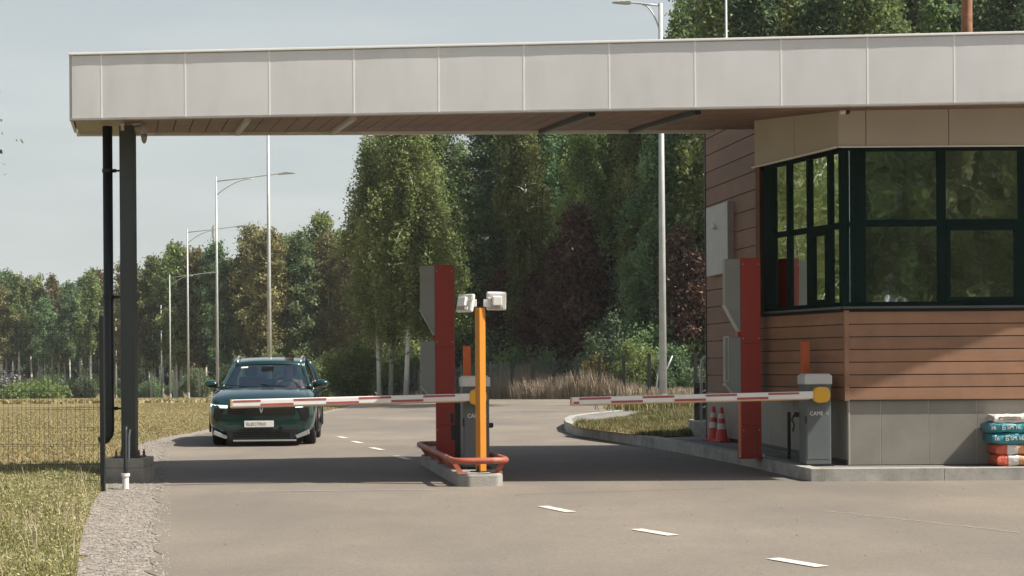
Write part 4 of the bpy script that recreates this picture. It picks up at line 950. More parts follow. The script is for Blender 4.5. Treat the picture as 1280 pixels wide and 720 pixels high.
for sx in (-1, 1):
    def side_pt(u, v, sx=sx):      # v height, u along
        ylo = 1.36 + 2.95 * u; yhi = 2.14 + 1.9 * u; y = ylo * (1 - v) + yhi * v; x = (.868 - .01 * abs(u - .5)) * (1 - v) + .66 * v; x += .03 * math.sin(math.pi * v); return Vector((sx * x, y, (.985 + .04 * u) * (1 - v) + (RZ(u) - .045) * v))
    gridm(side_pt, 12, 6, 'side_window', CGLASS, u0=.01, u1=.98)
    b = MB(); b.tube([ws_pt(sx * 1.0, v) + Vector((sx * .01, 0, 0)) for v in [i / 6 for i in range(7)]], [.042, .04, .038, .036, .036, .036, .036], 8); b.build('windscreen_pillar', PAINT, car, smooth=True)
    for u in (.42, .74, .99):
        b = MB(); P_ = [side_pt(u, v) for v in [i / 5 for i in range(6)]]; b.tube(P_, .04 if u < .9 else .07, 8); b.build('door_pillar', GLOSB if u < .9 else PAINT, car, smooth=True)
    b = MB(); b.tube([side_pt(u, 0.0) + Vector((sx * .01, 0, 0)) for u in [i / 8 for i in range(9)]], .016, 8); b.build('belt_moulding', SILV, car, smooth=True)
    b = MB(); b.tube([side_pt(u, 1.0) for u in [i / 8 for i in range(9)]], .032, 8); b.build('cant_rail', PAINT, car, smooth=True)
    b = MB(); rp_ = [roof_pt(sx * .93, v) + Vector((0, 0, .045)) for v in [.08 + .84 * i / 8 for i in range(9)]]; b.tube([roof_pt(sx * .93, .04)] + rp_ + [roof_pt(sx * .93, .96)], .017, 8); b.build('roof_rail', SILV, car, smooth=True)
    # mirrors
    b = MB(); k = 10; c0 = Vector((sx * 1.03, 1.52, 1.08)); vs = []
    b.lathe([(.001, -.13), (.05, -.12), (.078, -.07), (.085, 0), (.08, .07), (.05, .115), (.001, .13)], c0, 16, Matrix.Rotation(math.pi / 2, 4, 'Y') @ Matrix.Diagonal((.8, 1.0, 1, 1)))
    mo = b.build('mirror', PAINT, car, smooth=True)
    b = MB(); b.beam((sx * .86, 1.56, 1.0), (sx * .96, 1.53, 1.03), .06, .03); b.build('mirror_foot', TRIMB, mo)
    # head lamp, lower lamp, corner vents
    b = MB(); P_ = [(sx * x, y, z) for x, y, z in ((.60, .020, .755), (.72, .045, .76), (.82, .10, .765), (.90, .20, .785))]
    for q in range(3): 
        A_, B_ = Vector(P_[q]), Vector(P_[q + 1]); b.beam(A_ + Vector((0, -.014, -.055)), B_ + Vector((0, -.014, -.055)), .03, .05)
    b.build('headlamp', LAMPC, car)
    b = MB(); b.extrude([(sx * x, -.0 + .0, z) for x, z in ((.64, .665), (.84, .69), (.86, .52), (.80, .42), (.72, .50))][::1], (0, .14, 0)); b.build('lamp_housing', GLOSB, car, bevel=.01)
    b = MB(); b.extrude([(sx * x, .015, z) for x, z in ((.60, .20), (.84, .30), (.855, .22), (.62, .14))], (0, .12, 0)); b.build('corner_insert', SILV, car, bevel=.012)
    # door lines and handles
    for y in (1.42, 2.42, 3.3):
        b = MB(); b.tube([(sx * .932, y, .34), (sx * .962, y, .55), (sx * .950, y, .85), (sx * .925, y, .985)], .0045, 5); b.build('door_gap', BLACK, car)
    for y in (2.2, 3.1):
        b = MB(); b.beam((sx * .952, y - .1, .86), (sx * .952, y + .1, .865), .03, .028); b.build('door_handle', PAINT, car, bevel=.008)
# rear window, front details
gridm(lambda u, v: Vector((u * (.72 * (1 - v) + .60 * v), 4.42 - .36 * v - .08 * u * u, 1.05 + .44 * v)), 8, 5, 'rear_window', CGLASS)
b = MB(); b.box(-.60, .60, -.028, .03, .545, .69); b.build('grille', GLOSB, car, bevel=.012)
b = MB()
for k in range(3): b.box(-.58, .58, -.034, -.028, .57 + k * .03, .576 + k * .03)
b.build('grille_bar', TRIMB, car)
b = MB(); b.extrude([(x, -.04, z) for x, z in ((-.035, .67), (-.015, .67), (0, .625), (.015, .67), (.035, .67), (.008, .592), (-.008, .592))][::-1], (0, .015, 0)); b.build('emblem', SILV, car)
b = MB(); b.extrude([(x, -.012, z) for x, z in ((-.66, .315), (.66, .315), (.56, .14), (-.56, .14))], (0, .1, 0)); b.build('lower_intake', TRIMB, car, bevel=.012)
b = MB()
for k in range(3): b.box(-.5, .5, -.02, -.012, .18 + k * .035, .187 + k * .035)
b.build('intake_bar', GLOSB, car)
b = MB(); b.lathe([(.05, 0), (.05, .015), (.035, .02)], (.33, -.01, .30), 14, Matrix.Rotation(math.pi / 2, 4, 'X')); b.build('parking_sensor', GLOSB, car)
b = MB(); b.beam((-.50, -.02, .115), (.62, -.02, .115), .05, .028); b.build('skid_plate', SILV, car, bevel=.006)
b = MB(); b.box(-.30, .22, -.045, -.032, .345, .455); pl = b.build('number_plate', WHIT, car, bevel=.004)
b = MB(); b.box(-.31, .23, -.034, -.012, .335, .465); b.build('plate_holder', TRIMB, pl)
DK = mat('plate_print', (.05, .05, .055), .6); text_mesh('plate_text', 'ELECTRO', .072, DK, facing((-.265, -.0465, .398)), pl, .001, sx=1.15)
b = MB(); b.tube([(-.5, .05 + .0, .815)] + [(x, .06 + .10 * (abs(x) / .8) ** 2, .835 - .02 * abs(x)) for x in (-.4, 0, .4)] + [(.5, .05, .815)], .004, 5); 
b.build('bonnet_gap', BLACK, car)
b = MB()
for sx in (-1, 1): b.tube([(sx * .84, .16, .86), (sx * .80, .6, .965), (sx * .72, 1.12, 1.035)], .004, 5)
b.build('bonnet_edge', BLACK, car)
for s_x in (-.35, .35): b = MB(); b.tube([(s_x, 1.13, 1.035), (s_x - .22, 1.17, 1.055), (s_x - .45, 1.27, 1.075)], .008, 5); b.build('wiper', BLACK, car)
b = MB(); q0 = ws_pt(-.72, .86); b.add([ws_pt(-.78, .84) + Vector((0, -.012, .004)), ws_pt(-.58, .84) + Vector((0, -.012, .004)), ws_pt(-.58, .90) + Vector((0, -.012, .004)), ws_pt(-.78, .90) + Vector((0, -.012, .004))], [(0, 1, 2, 3)]); b.build('sticker', WHIT, car)
# cabin
b = MB(); b.box(-.84, .84, 1.37, 1.75, .62, .99); b.build('dashboard', SEAT, car, bevel=.04)
for sx in (-.38, .38):
    b = MB(); b.box(sx - .25, sx + .25, 2.1, 2.6, .5, .66); b.build('seat', SEAT, car, bevel=.05)
    b = MB(); b.box(sx - .24, sx + .24, -.06, .06, 0, .62, Matrix.Translation((0, 2.6, .6)) @ Matrix.Rotation(R(-14), 4, 'X')); b.build('seat_back', SEAT, car, bevel=.05)
    b = MB(); b.cbox((sx, 2.78, 1.31), (.26, .1, .18)); b.build('headrest', SEAT, car, bevel=.04)
b = MB(); b.box(-.6, .6, 3.5, 3.62, .5, 1.15); b.build('rear_seat', SEAT, car, bevel=.05)
MW = Matrix.Translation((.38, 1.86, .98)) @ Matrix.Rotation(R(65), 4, 'X')
b = MB(); b.tube([MW @ Vector((.18 * math.cos(a), .18 * math.sin(a), 0)) for a in [2 * math.pi * i / 24 for i in range(24)]], .015, 8, closed=True); b.beam(MW @ Vector((-.17, 0, 0)), MW @ Vector((.17, 0, 0)), .05, .03); b.tube([MW @ Vector((0, 0, 0)), MW @ Vector((0, 0, -.25))], .03, 8); b.build('steering_wheel', TRIMB, car, smooth=True)
b = MB(); b.cbox((0, 1.86, 1.36), (.24, .03, .07)); b.build('inner_mirror', TRIMB, car, bevel=.01)

car.scale = (.955, .955, .99)
# driver: one skinned body, shirt and hair over it
SKIN = mat('skin', (.52, .28, .20), .55, noise=.06); SHIRT = mat('shirt_pink', (.55, .24, .22), .8, noise=.1); HAIR = mat('hair_brown', (.05, .03, .02), .7)
def skinned(name, nodes, edges, m, parent, root=0, sub=2):
    me = bpy.data.meshes.new(name); me.from_pydata([nd[0] for nd in nodes], edges, []); o = bpy.data.objects.new(name, me); col.objects.link(o)
    md = o.modifiers.new('skin', 'SKIN'); md.use_smooth_shade = True
    for i, nd in enumerate(nodes):
        sv = me.skin_vertices[0].data[i]; r = nd[1]; sv.radius = r if isinstance(r, tuple) else (r, r); sv.use_root = (i == root)
    s = o.modifiers.new('sub', 'SUBSURF'); s.levels = sub; s.render_levels = sub
    dg = bpy.context.evaluated_depsgraph_get(); nm = bpy.data.meshes.new_from_object(o.evaluated_get(dg)); o.modifiers.clear(); o.data = nm; nm.materials.clear(); nm.materials.append(m)
    for p_ in nm.polygons: p_.use_smooth = True
    if parent: o.parent = parent
    return o
pw = WM['suv_car'] @ Vector((.38 * .955, 2.42 * .955, .65))
drv = empty('person', pw, R(5.0), label='driver in a pink shirt sitting in the green SUV, both hands on the wheel', cat='person')
nodes = [((0, 0, 0), (.15, .11)), ((0, .03, .22), (.14, .10)), ((0, .03, .42), (.17, .095)), ((0, .01, .50), .06), ((0, -.01, .56), .052), ((0, -.03, .64), (.072, .088)), ((0, -.035, .73), (.076, .092)), ((0, -.03, .80), (.045, .055))]
edges = [(i, i + 1) for i in range(7)]
def limb(st_, pts): 
    prev = st_
    for p_ in pts: nodes.append(p_); edges.append((prev, len(nodes) - 1)); prev = len(nodes) - 1
    return prev
for sx in (-1, 1):
    limb(0, [((sx * .11, -.18, .0), .085), ((sx * .13, -.46, .06), .06), ((sx * .13, -.60, -.14), .05)])
    h = limb(2, [((sx * .19, .01, .43), .055), ((sx * .25, -.14, .24), .042), ((sx * .20, -.38, .37), .032), ((sx * .165, -.46, .42), .024), ((sx * .15, -.52, .45), (.036, .018))])
    for f in range(4): limb(h, [((sx * (.13 + .016 * f) - .0, -.575, .475 - .006 * f), .0095), ((sx * (.13 + .016 * f), -.60, .45 - .008 * f), .009), ((sx * (.13 + .016 * f), -.585, .43 - .01 * f), .008)])
    limb(h, [((sx * .115, -.53, .46), .010), ((sx * .10, -.56, .45), .009)])
nodes.append(((0, -.125, .70), .014)); edges.append((6, len(nodes) - 1))       # nose
body = skinned('body', nodes, edges, SKIN, drv)
sn = [((0, 0, 0), (.165, .125)), ((0, .03, .22), (.155, .115)), ((0, .03, .42), (.185, .11)), ((0, .012, .49), .08)]; se = [(0, 1), (1, 2), (2, 3)]
for sx in (-1, 1):
    k = len(sn); sn += [((sx * .19, .01, .43), .07), ((sx * .25, -.13, .25), .056), ((sx * .215, -.30, .335), .045)]; se += [(2, k), (k, k + 1), (k + 1, k + 2)]
skinned('shirt', sn, se, SHIRT, drv)
skinned('hair', [((0, -.01, .78), (.085, .085)), ((0, .03, .70), (.075, .06)), ((0, -.06, .82), (.06, .03))], [(0, 1), (0, 2)], HAIR, drv)
b = MB()
for sx in (-1, 1): b.lathe([(.001, -.008), (.008, 0), (.001, .008)], (sx * .03, -.118, .725), 8)
b.build('eye', BLACK, drv)
# ------------------------------------------------------------------ vegetation
rng = np.random.default_rng(11)
BARK_B = mat('birch_bark', (.66, .64, .58), .8, noise=.15, scale=1.5, stain=((.06, .055, .05), 3.2, .56, .66, .9))
BARK_P = mat('pine_bark', (.30, .135, .07), .85, noise=.3, scale=4, stain=((.09, .06, .04), 5, .5, .7, .7))
BARK_D = mat('dark_bark', (.085, .07, .055), .9, noise=.35, scale=5)
L_BIRCH = leafmat('leaf_birch', (.07, .13, .042), (.34, .41, .15), .48, .3)
L_DARK = leafmat('leaf_dark', (.038, .090, .045), (.26, .36, .16), .46, .4)
L_WARM = leafmat('leaf_warm', (.11, .115, .045), (.29, .25, .11), .35, .3)
L_PINE = leafmat('leaf_pine', (.030, .065, .035), (.10, .15, .075), .2, .2)
L_SHRUB = leafmat('leaf_shrub', (.09, .135, .035), (.24, .30, .10), .42, .25)
L_YEL = leafmat('leaf_yellow', (.12, .13, .025), (.24, .22, .05), .35, .1)

def leaf_mesh(name, C, size, tint, m, flat=.0, elong=1.5, seed=0):
    r = np.random.default_rng(seed + 5); n = len(C)
    a = r.normal(size=(n, 3)); a[:, 2] *= (1 - flat); a /= np.linalg.norm(a, axis=1)[:, None]
    t = r.normal(size=(n, 3)); b = np.cross(a, t); b /= np.linalg.norm(b, axis=1)[:, None]
    s = (size * r.uniform(.55, 1.25, n))[:, None]; A = a * s * elong * .5; B = b * s * .5
    V = np.stack([C - A, C + B * .9 - A * .1, C + A, C - B * .9 + A * .1], 1).reshape(-1, 3)
    me = bpy.data.meshes.new(name); me.vertices.add(4 * n); me.vertices.foreach_set('co', V.astype(np.float32).ravel())
    me.loops.add(4 * n); me.loops.foreach_set('vertex_index', np.arange(4 * n, dtype=np.int32))
    me.polygons.add(n); me.polygons.foreach_set('loop_start', np.arange(0, 4 * n, 4, dtype=np.int32)); me.polygons.foreach_set('loop_total', np.full(n, 4, np.int32))
    at_ = me.attributes.new('tint', 'FLOAT', 'FACE'); at_.data.foreach_set('value', np.clip(tint, 0, 1).astype(np.float32))
    me.materials.append(m); me.update(); me.validate(); return me

def make_tree(name, kind, H, seed, leaves, lsize, label, group, lm, tm, crownR, h0, droop=.5, nb=46, trunk_r=.13, lean=.02, cat='tree'):
    r = np.random.default_rng(seed)
    e = bpy.data.objects.new(name, None); col.objects.link(e); tag(e, label, cat, group)
    b = MB(); n = 9; ph = r.uniform(0, 6, 2); A = lean * H
    path = [Vector((A * math.sin(ph[0] + 2.2 * t) * t, A * math.sin(ph[1] + 2.0 * t) * t, H * t)) for t in [i / n for i in range(n + 1)]]
    def tp(t): f = min(max(t, 0), .9999) * n; i = int(f); return path[i].lerp(path[i + 1], f - i)
    b.tube([path[0] + Vector((0, 0, -.3))] + path[1:], [trunk_r * (1.15 if i == 0 else 1) * (1 - .86 * i / n) for i in range(n + 1)], 7)
    C = []; T = []
    for k in range(nb):
        u = (k + r.uniform(0, 1)) / nb; t = h0 + (0.99 - h0) * u
        if kind == 'spruce': prof = (1 - u) ** .85 + .06
        elif kind == 'pine': prof = math.sin(math.pi * min(1, .12 + u * .86)) ** .6
        elif kind == 'birch': prof = (math.sin(math.pi * (u ** .75) * .94 + .10) ** .8) * r.uniform(.35, 1.15)
        else: prof = (math.sin(math.pi * (u ** .85) * .9 + .22) ** .7) * r.uniform(.6, 1.1)
        Lb = crownR * prof * r.uniform(.75, 1.15); az = k * 2.4 + r.uniform(-.5, .5)
        up = {'spruce': -.15, 'pine': .25, 'birch': .75, 'broad': .6}[kind] * r.uniform(.6, 1.3)
        p0 = tp(t); d = Vector((math.cos(az), math.sin(az), up)).normalized(); m = 6; pts = []
        for q in range(m + 1):
            s = q / m; pts.append(p0 + d * (Lb * s) + Vector((0, 0, -droop * Lb * s * s)))
        b.tube(pts, [max(.012, trunk_r * .32 * (1 - t * .6) * (1 - .85 * q / m)) for q in range(m + 1)], 4, caps=False)
        nl = max(4, int(leaves / nb * (.35 + prof)))
        ncl = max(3, int(4 + Lb * 3)); ss = r.uniform(.34 if kind == 'birch' else .22, 1.04, ncl)
        bt = r.normal(0, .13)
        for s in ss:
            q = min(s, .999) * m; i = int(q); c0 = pts[i].lerp(pts[i + 1], q - i)
            k_ = max(1, nl // ncl); sg_ = {'spruce': (.28, .28, .12), 'pine': (.28, .28, .16), 'birch': (.21, .21, .30), 'broad': (.30, .30, .25)}[kind]
            sc = crownR / 2.4
            P_ = r.normal(size=(k_, 3)) * np.array(sg_) * sc + np.array(c0)
            if kind == 'birch': P_[:, 2] -= np.abs(r.normal(0, .45, k_)) * sc * (.4 + s)
            C.append(P_); T.append(np.full(k_, .45 + bt + r.normal(0, .17)) + r.normal(0, .17, k_))
    C = np.concatenate(C); T = np.concatenate(T)
    tr = b.build('trunk', tm, e, smooth=True)
    me = leaf_mesh('crown', C, lsize, T, lm, flat=.3 if kind == 'spruce' else 0, seed=seed); cr = bpy.data.objects.new('crown', me); col.objects.link(cr); cr.parent = e
    return e
used = set()
def plant(proto, x, y, rz, s, label=None, group=None, z=None):
    if proto.name not in used: used.add(proto.name); o = proto; o.location = (x, y, gz(y)); o.rotation_euler = (0, 0, rz); o.scale = (s, s, s) if not isinstance(s, tuple) else s
    else: o = copy_tree(proto, (x, y, gz(y) if z is None else z), rz, scale=s)
    if label: o['label'] = label
    if group: o['group'] = group
    return o
rt = random.Random(21)
GF = 'birches of the far forest beyond the mown field'; LF = 'slim birch among many in the far forest edge beyond the mown field'
far_p = [make_tree('birch_tree', 'birch', 18, 100 + i, 9000, .27, LF, GF, L_BIRCH if i != 2 else L_WARM, BARK_B, 2.8, .42, .5, 34, .21, .03) for i in range(4)] + \
        [make_tree('birch_tree', 'broad', 18.5, 110 + i, 9500, .27, LF, GF, (L_WARM, L_DARK)[i], BARK_B, 3.2, .34, .3, 34, .17, .02) for i in range(2)]
# visible far forest, four ranks, then a looser belt out of frame that the side windows mirror
for rk, (Y, step) in enumerate(((232, 3.3), (238, 3.0), (246, 2.9), (256, 2.9))):
    X = -.335 * Y
    while X < -.075 * Y:
        s = rt.uniform(.78, 1.04) * (1 + .03 * rk) * (1.0 if X < -.2 * Y else 1.08)
        plant(rt.choice(far_p), X + rt.uniform(-1, 1), Y + rt.uniform(-2.5, 2.5), rt.uniform(0, 6.28), s); X += step * rt.uniform(.75, 1.3)
bk = make_tree('birch_tree', 'broad', 15, 190, 8000, .36, LF, GF, L_DARK, BARK_D, 3.4, .06, .3, 40, .15, .02)
X = -88
while X < -14:
    plant(bk, X, 264 + rt.uniform(-2, 2), rt.uniform(0, 6.28), rt.uniform(.8, 1.0), 'dark leafy tree filling the depth of the far forest', 'dark trees in the depth of the far forest'); X += 3.0
GM = 'trees of the middle forest behind the car'; LM = 'leafy tree in the middle forest behind the lamp poles and the car'
mid_p = [make_tree('birch_tree', 'broad', 18, 130 + i, 13000, .23, LM, GM, (L_BIRCH, L_WARM, L_DARK)[i], BARK_B, 3.1, .22, .3, 40, .15, .02) for i in range(3)]
for Y, x0, x1, hs in ((165, -25, -9, 1.0), (172, -31, -9, 1.03), (180, -38, -8, 1.0), (190, -46, -8, 1.02)):
    X = x0
    while X < x1:
        f = (X - x0) / max(1, (x1 - x0)); plant(rt.choice(mid_p), X, Y + rt.uniform(-2, 2), rt.uniform(0, 6.28), hs * rt.uniform(.86, 1.08) * (.9 + .16 * f)); X += rt.uniform(2.3, 3.3)

# the tall birches left of the red terminal
GB = 'tall birches left of the red terminal'
nb_p = [make_tree('birch_tree', 'birch', 18, 150 + i, 26000, .135, 'x', GB, (L_BIRCH, L_BIRCH, L_SHRUB)[i], BARK_B, 2.9, .26, .8, 58, .17, .045) for i in range(3)]
for k, (px, Y, s, lab) in enumerate(((474, 98, .90, 'leftmost tall birch of the group beyond the road, sky on its left'), (488, 101, .97, 'tall birch second from the left in the group beyond the road'), (507, 96, 1.02, 'tall pale trunked birch in the middle of the group beyond the road'),
     (528, 100, 1.05, 'tall birch directly above the left edge of the red terminal'), (540, 97, 1.0, 'broad tall birch directly above the red terminal'), (556, 106, .82, 'tall birch on the right of the group, bordering the sky gap'))):
    plant(nb_p[k % 3], (px - 640) / 2000 * Y, Y, rt.uniform(0, 6.28), s, lab, GB)
# dark dense wood right of them
GD = 'dark tall trees of the wood beyond the fence'; LD = 'dark green tree in the dense wood beyond the mesh fence'
dk_p = [make_tree('birch_tree', 'birch', 20, 170, 24000, .155, LD, GD, L_DARK, BARK_B, 2.7, .14, .7, 64, .15, .03), make_tree('birch_tree', 'birch', 20, 171, 24000, .155, LD, GD, L_BIRCH, BARK_B, 2.7, .16, .8, 64, .15, .03),
        make_tree('aspen_tree', 'broad', 20, 172, 24000, .16, LD, GD, L_DARK, BARK_D, 2.9, .10, .4, 60, .17, .02), make_tree('birch_tree', 'birch', 20, 177, 22000, .155, LD, GD, L_SHRUB, BARK_B, 2.6, .2, .8, 60, .16, .03), make_tree('pine_tree', 'pine', 20, 173, 18000, .15, LD, GD, L_PINE, BARK_P, 2.6, .35, .1, 50, .2, .02), make_tree('spruce_tree', 'spruce', 18, 174, 22000, .16, LD, GD, L_DARK, BARK_D, 2.6, .05, .1, 80, .18, .01)]
for Y, x0, x1, step in ((82, 7.5, 34, 2.3), (87, 4.0, 36, 2.3), (93, 1.2, 38, 2.4), (100, -.2, 40, 2.6), (107, -.9, 42, 2.8), (116, -4, 30, 3.0), (124, -6, 30, 3.4)):
    X = x0
    while X < x1:
        px = 640 + 2000 * X / Y
        k0 = Y / 2000; b0 = 1.3 + .0165 * (Y - 65); h = ((270 if px < 600 else 350 if px < 838 else 430 if px < 862 else 500) * k0 + b0) * rt.uniform(.93, 1.07)
        pr = rt.choices(dk_p, (2.4, 3, 2.2, 2.6, 1.3, 1.2))[0]; plant(pr, X + rt.uniform(-.5, .5), Y + rt.uniform(-1.5, 1.5), rt.uniform(0, 6.28), h / (18 if pr is dk_p[5] else 20)); X += step * rt.uniform(.8, 1.2)
pp = make_tree('pine_tree', 'pine', 27, 175, 12000, .16, 'red barked pine showing its bare trunk above the canopy at the right', 'pines', L_PINE, BARK_P, 3.2, .74, .1, 30, .30, .01)
plant(pp, (1209 - 640) / 2000 * 52, 52, 1., 1.)
L_BROWN = leafmat('leaf_brown', (.045, .027, .018), (.15, .075, .045), .2, .15); GBn = 'reddish brown conifers added for the dark pockets of the wood'
br_p = make_tree('spruce_tree', 'broad', 9, 176, 9000, .16, 'reddish brown young conifer added for the dark maroon pockets of the wood', GBn, L_BROWN, BARK_D, 1.8, .12, .2, 50, .12, .01)
for px_, Y_, s_ in ((628, 95, .85), (702, 89, 1.0), (724, 87, 1.15), (748, 88, .95), (852, 81, .95), (870, 80, .8), (668, 93, .8)): plant(br_p, (px_ - 640) / 2000 * Y_, Y_, rt.uniform(0, 6), s_)  # brown trees added to give the wood its dark maroon pockets
plant(dk_p[1], (1096 - 640) / 2000 * 79, 79, 2., 1.2, 'pale trunked birch above the canopy right of its middle', GD)

# shrubs
def make_shrub(name, H, R_, leaves, ls, m, label, seed, pine=False, group=None, stems=7):
    r = np.random.default_rng(seed); e = bpy.data.objects.new(name, None); col.objects.link(e); tag(e, label, 'shrub', group)
    b = MB(); C = []; T = []
    for k in range(stems * 4):
        az = r.uniform(0, 6.28); sp = r.uniform(.1, 1) * R_; hh = H * r.uniform(.45, 1) * (1 - .45 * sp / R_)
        pts = [Vector((math.cos(az) * sp * t ** .7, math.sin(az) * sp * t ** .7, hh * t)) for t in (0, .35, .7, 1)]
        if k < stems: b.tube(pts, [.03, .022, .014, .006], 5)
        k_ = leaves // (stems * 4); t = r.uniform(.12, 1.03, k_) ** .8
        base = np.stack([math.cos(az) * sp * t ** .7, math.sin(az) * sp * t ** .7, hh * t], 1)
        C.append(base + r.normal(size=(k_, 3)) * np.array([.16, .16, .14]) * (R_ / 1.2)); T.append(np.full(k_, .5 + r.normal(0, .15)) + r.normal(0, .18, k_))
    C = np.concatenate(C); C[:, 2] = np.abs(C[:, 2]); b.build('stem', BARK_D, e)
    me = leaf_mesh('foliage', C, ls, np.concatenate(T), m, seed=seed); o = bpy.data.objects.new('foliage', me); col.objects.link(o); o.parent = e
    return e
def fenceY(x): return 72.3 if x > 6.2 else (72.3 + (6.2 - x) * 1.73 if x > 0 else 83 - x * 3.7)
GU = 'undergrowth shrubs at the foot of the wood'; LU = 'dark undergrowth shrub at the foot of the wood beyond the fence'
us_p = [make_shrub('shrub', 3.6, 1.9, 9000, .14, (L_DARK, L_BIRCH)[i], LU, 200 + i, group=GU) for i in range(2)]
X = -5
while X < 24:
    for Y in (fenceY(X) + 8, fenceY(X) + 12): plant(rt.choices(us_p, (3, 1))[0], X + rt.uniform(-.8, .8), Y + rt.uniform(-1, 1), rt.uniform(0, 6), rt.uniform(.75, 1.35))
    X += 1.9
for X in np.arange(-27, -8, 2.3): plant(rt.choice(us_p), X + rt.uniform(-.8, .8), 158 - (X + 27) * 2.4 + rt.uniform(-2, 2), rt.uniform(0, 6), rt.uniform(.8, 1.4), 'dark undergrowth shrub below the middle forest behind the car', 'undergrowth behind the car')
for X in np.arange(-78, -22, 3.0): plant(us_p[0], X + rt.uniform(-1, 1), 229 + rt.uniform(-2, 2), rt.uniform(0, 6), rt.uniform(.8, 1.4), 'low shrub along the far forest edge', 'low shrubs along the far forest edge')
def shrub_at(px, Y, **k):
    e = make_shrub(**k); e.location = ((px - 640) / 2000 * Y, Y, gz(Y)); return e
shrub_at(765, 79, name='young_pine', H=4.9, R_=1.5, leaves=14000, ls=.10, m=L_PINE, label='young blue green pine bush, the tallest bush behind the black fence posts', seed=210)
shrub_at(790, 76.5, name='shrub', H=3.3, R_=1.2, leaves=11000, ls=.09, m=L_SHRUB, label='sunlit light green bush right behind the black fence posts', seed=211)
shrub_at(744, 77.5, name='shrub', H=2.6, R_=.8, leaves=6800, ls=.09, m=L_YEL, label='small yellow green bush left of the young pine', seed=212)
shrub_at(808, 78, name='shrub', H=3.0, R_=1.0, leaves=10000, ls=.09, m=L_BIRCH, label='green bush partly hidden by the near street lamp pole', seed=213)
shrub_at(628, 96, name='shrub', H=4.6, R_=1.9, leaves=15000, ls=.11, m=L_SHRUB, label='light green bush beyond the fence right of the orange post', seed=214)
shrub_at(655, 91, name='shrub', H=2.8, R_=1.4, leaves=9000, ls=.10, m=L_BIRCH, label='round green bush beyond the fence right of the floodlights', seed=215)
shrub_at(842, 77, name='shrub', H=2.8, R_=1.2, leaves=9000, ls=.09, m=L_DARK, label='dark bush between the near lamp pole and the gatehouse', seed=216)
shrub_at(440, 100, name='shrub', H=4.4, R_=2.0, leaves=13000, ls=.12, m=L_SHRUB, label='bright green bush under the tall birches right of the car', seed=217)
shrub_at(8, 170, name='flowering_shrub', H=3.2, R_=2.4, leaves=6000, ls=.22, m=leafmat('leaf_purple', (.13, .12, .12), (.24, .21, .24), .2, .1), label='greyish purple shrub at the left edge of the field', seed=218)
shrub_at(42, 165, name='shrub', H=1.9, R_=3.6, leaves=6000, ls=.22, m=L_SHRUB, label='wide low green shrub at the edge of the field near the small lamp', seed=219)

# birch whose hanging twigs reach in at the left edge
nt_ = make_tree('birch_tree', 'birch', 13, 301, 30000, .07, 'birch at the left edge, only its hanging twig tips in view', None, L_SHRUB, BARK_B, 3.2, .22, .9, 70, .13, .03); used.add(nt_.name)
nt_.location = (-11.95, 28, 0); nt_.rotation_euler = (0, 0, 2.1)
# belts that the windows mirror
GR = 'trees of the belt around the gate'
for k in range(44): plant(rt.choice(nb_p + dk_p[1:2]), 2 + 1.9 * (k % 22) + rt.uniform(-.6, .6), (-34 if k < 22 else -45) + rt.uniform(-4, 3), rt.uniform(0, 6), rt.uniform(.85, 1.1), 'tree of the wood behind the photographer, mirrored in the gatehouse windows', GR, z=0)
for k in range(22): plant(rt.choice(nb_p), -34 - 2.6 * k + rt.uniform(-1, 1), 52 + 1.6 * k + rt.uniform(-6, 6), rt.uniform(0, 6), rt.uniform(.8, 1.1), 'birch of the wood to the left, mirrored in the side windows of the gatehouse', 'birches mirrored in the side windows')

us_l = make_shrub('shrub', 3.4, 1.9, 9000, .14, L_SHRUB, 'shrub of the wood behind the photographer, mirrored in the gatehouse windows', 230)
for k in range(16): plant(us_l, 4 + 2.2 * k, -30 + rt.uniform(-2, 2), rt.uniform(0, 6), rt.uniform(.9, 1.5), 'shrub of the wood behind the photographer, mirrored in the gatehouse windows', 'shrubs behind the photographer', z=0)
# ------------------------------------------------------------------ grass, stones, reeds (nobody could count them)
def blades(name, P_, Hh, W, m, label, tintv, bend=.35, seed=1, wide=1.):
    r = np.random.default_rng(seed); n = len(P_); az = r.uniform(0, 6.283, n); h = Hh * r.uniform(.45, 1.15, n); w = W * r.uniform(.6, 1.2, n) * .5
    d = np.stack([np.cos(az), np.sin(az), np.zeros(n)], 1); s = np.stack([-np.sin(az), np.cos(az), np.zeros(n)], 1)
    bd = (bend * h * r.uniform(.2, 1.4, n))[:, None]
    mid = P_ + d * bd * .3 + np.array([0, 0, 1]) * (h * .55)[:, None]; tip = P_ + d * bd + np.array([0, 0, 1]) * h[:, None]
    V = np.stack([P_ - s * w[:, None], P_ + s * w[:, None], mid + s * w[:, None] * .8, mid - s * w[:, None] * .8, tip], 1).reshape(-1, 3)
    me = bpy.data.meshes.new(name); me.vertices.add(5 * n); me.vertices.foreach_set('co', V.astype(np.float32).ravel())
    o_ = np.arange(n) * 5; idx = np.stack([o_, o_ + 1, o_ + 2, o_ + 3, o_ + 3, o_ + 2, o_ + 4], 1).astype(np.int32)
    me.loops.add(7 * n); me.loops.foreach_set('vertex_index', idx.ravel()); me.polygons.add(2 * n)
    ls = np.stack([np.arange(n) * 7, np.arange(n) * 7 + 4], 1).astype(np.int32); me.polygons.foreach_set('loop_start', ls.ravel()); me.polygons.foreach_set('loop_total', np.tile([4, 3], n).astype(np.int32))
    at_ = me.attributes.new('tint', 'FLOAT', 'FACE'); at_.data.foreach_set('value', np.repeat(np.clip(tintv, 0, 1), 2).astype(np.float32))
    me.materials.append(m); me.update(); me.validate(); o = bpy.data.objects.new(name, me); col.objects.link(o); tag(o, label, 'grass', kind='stuff'); return o
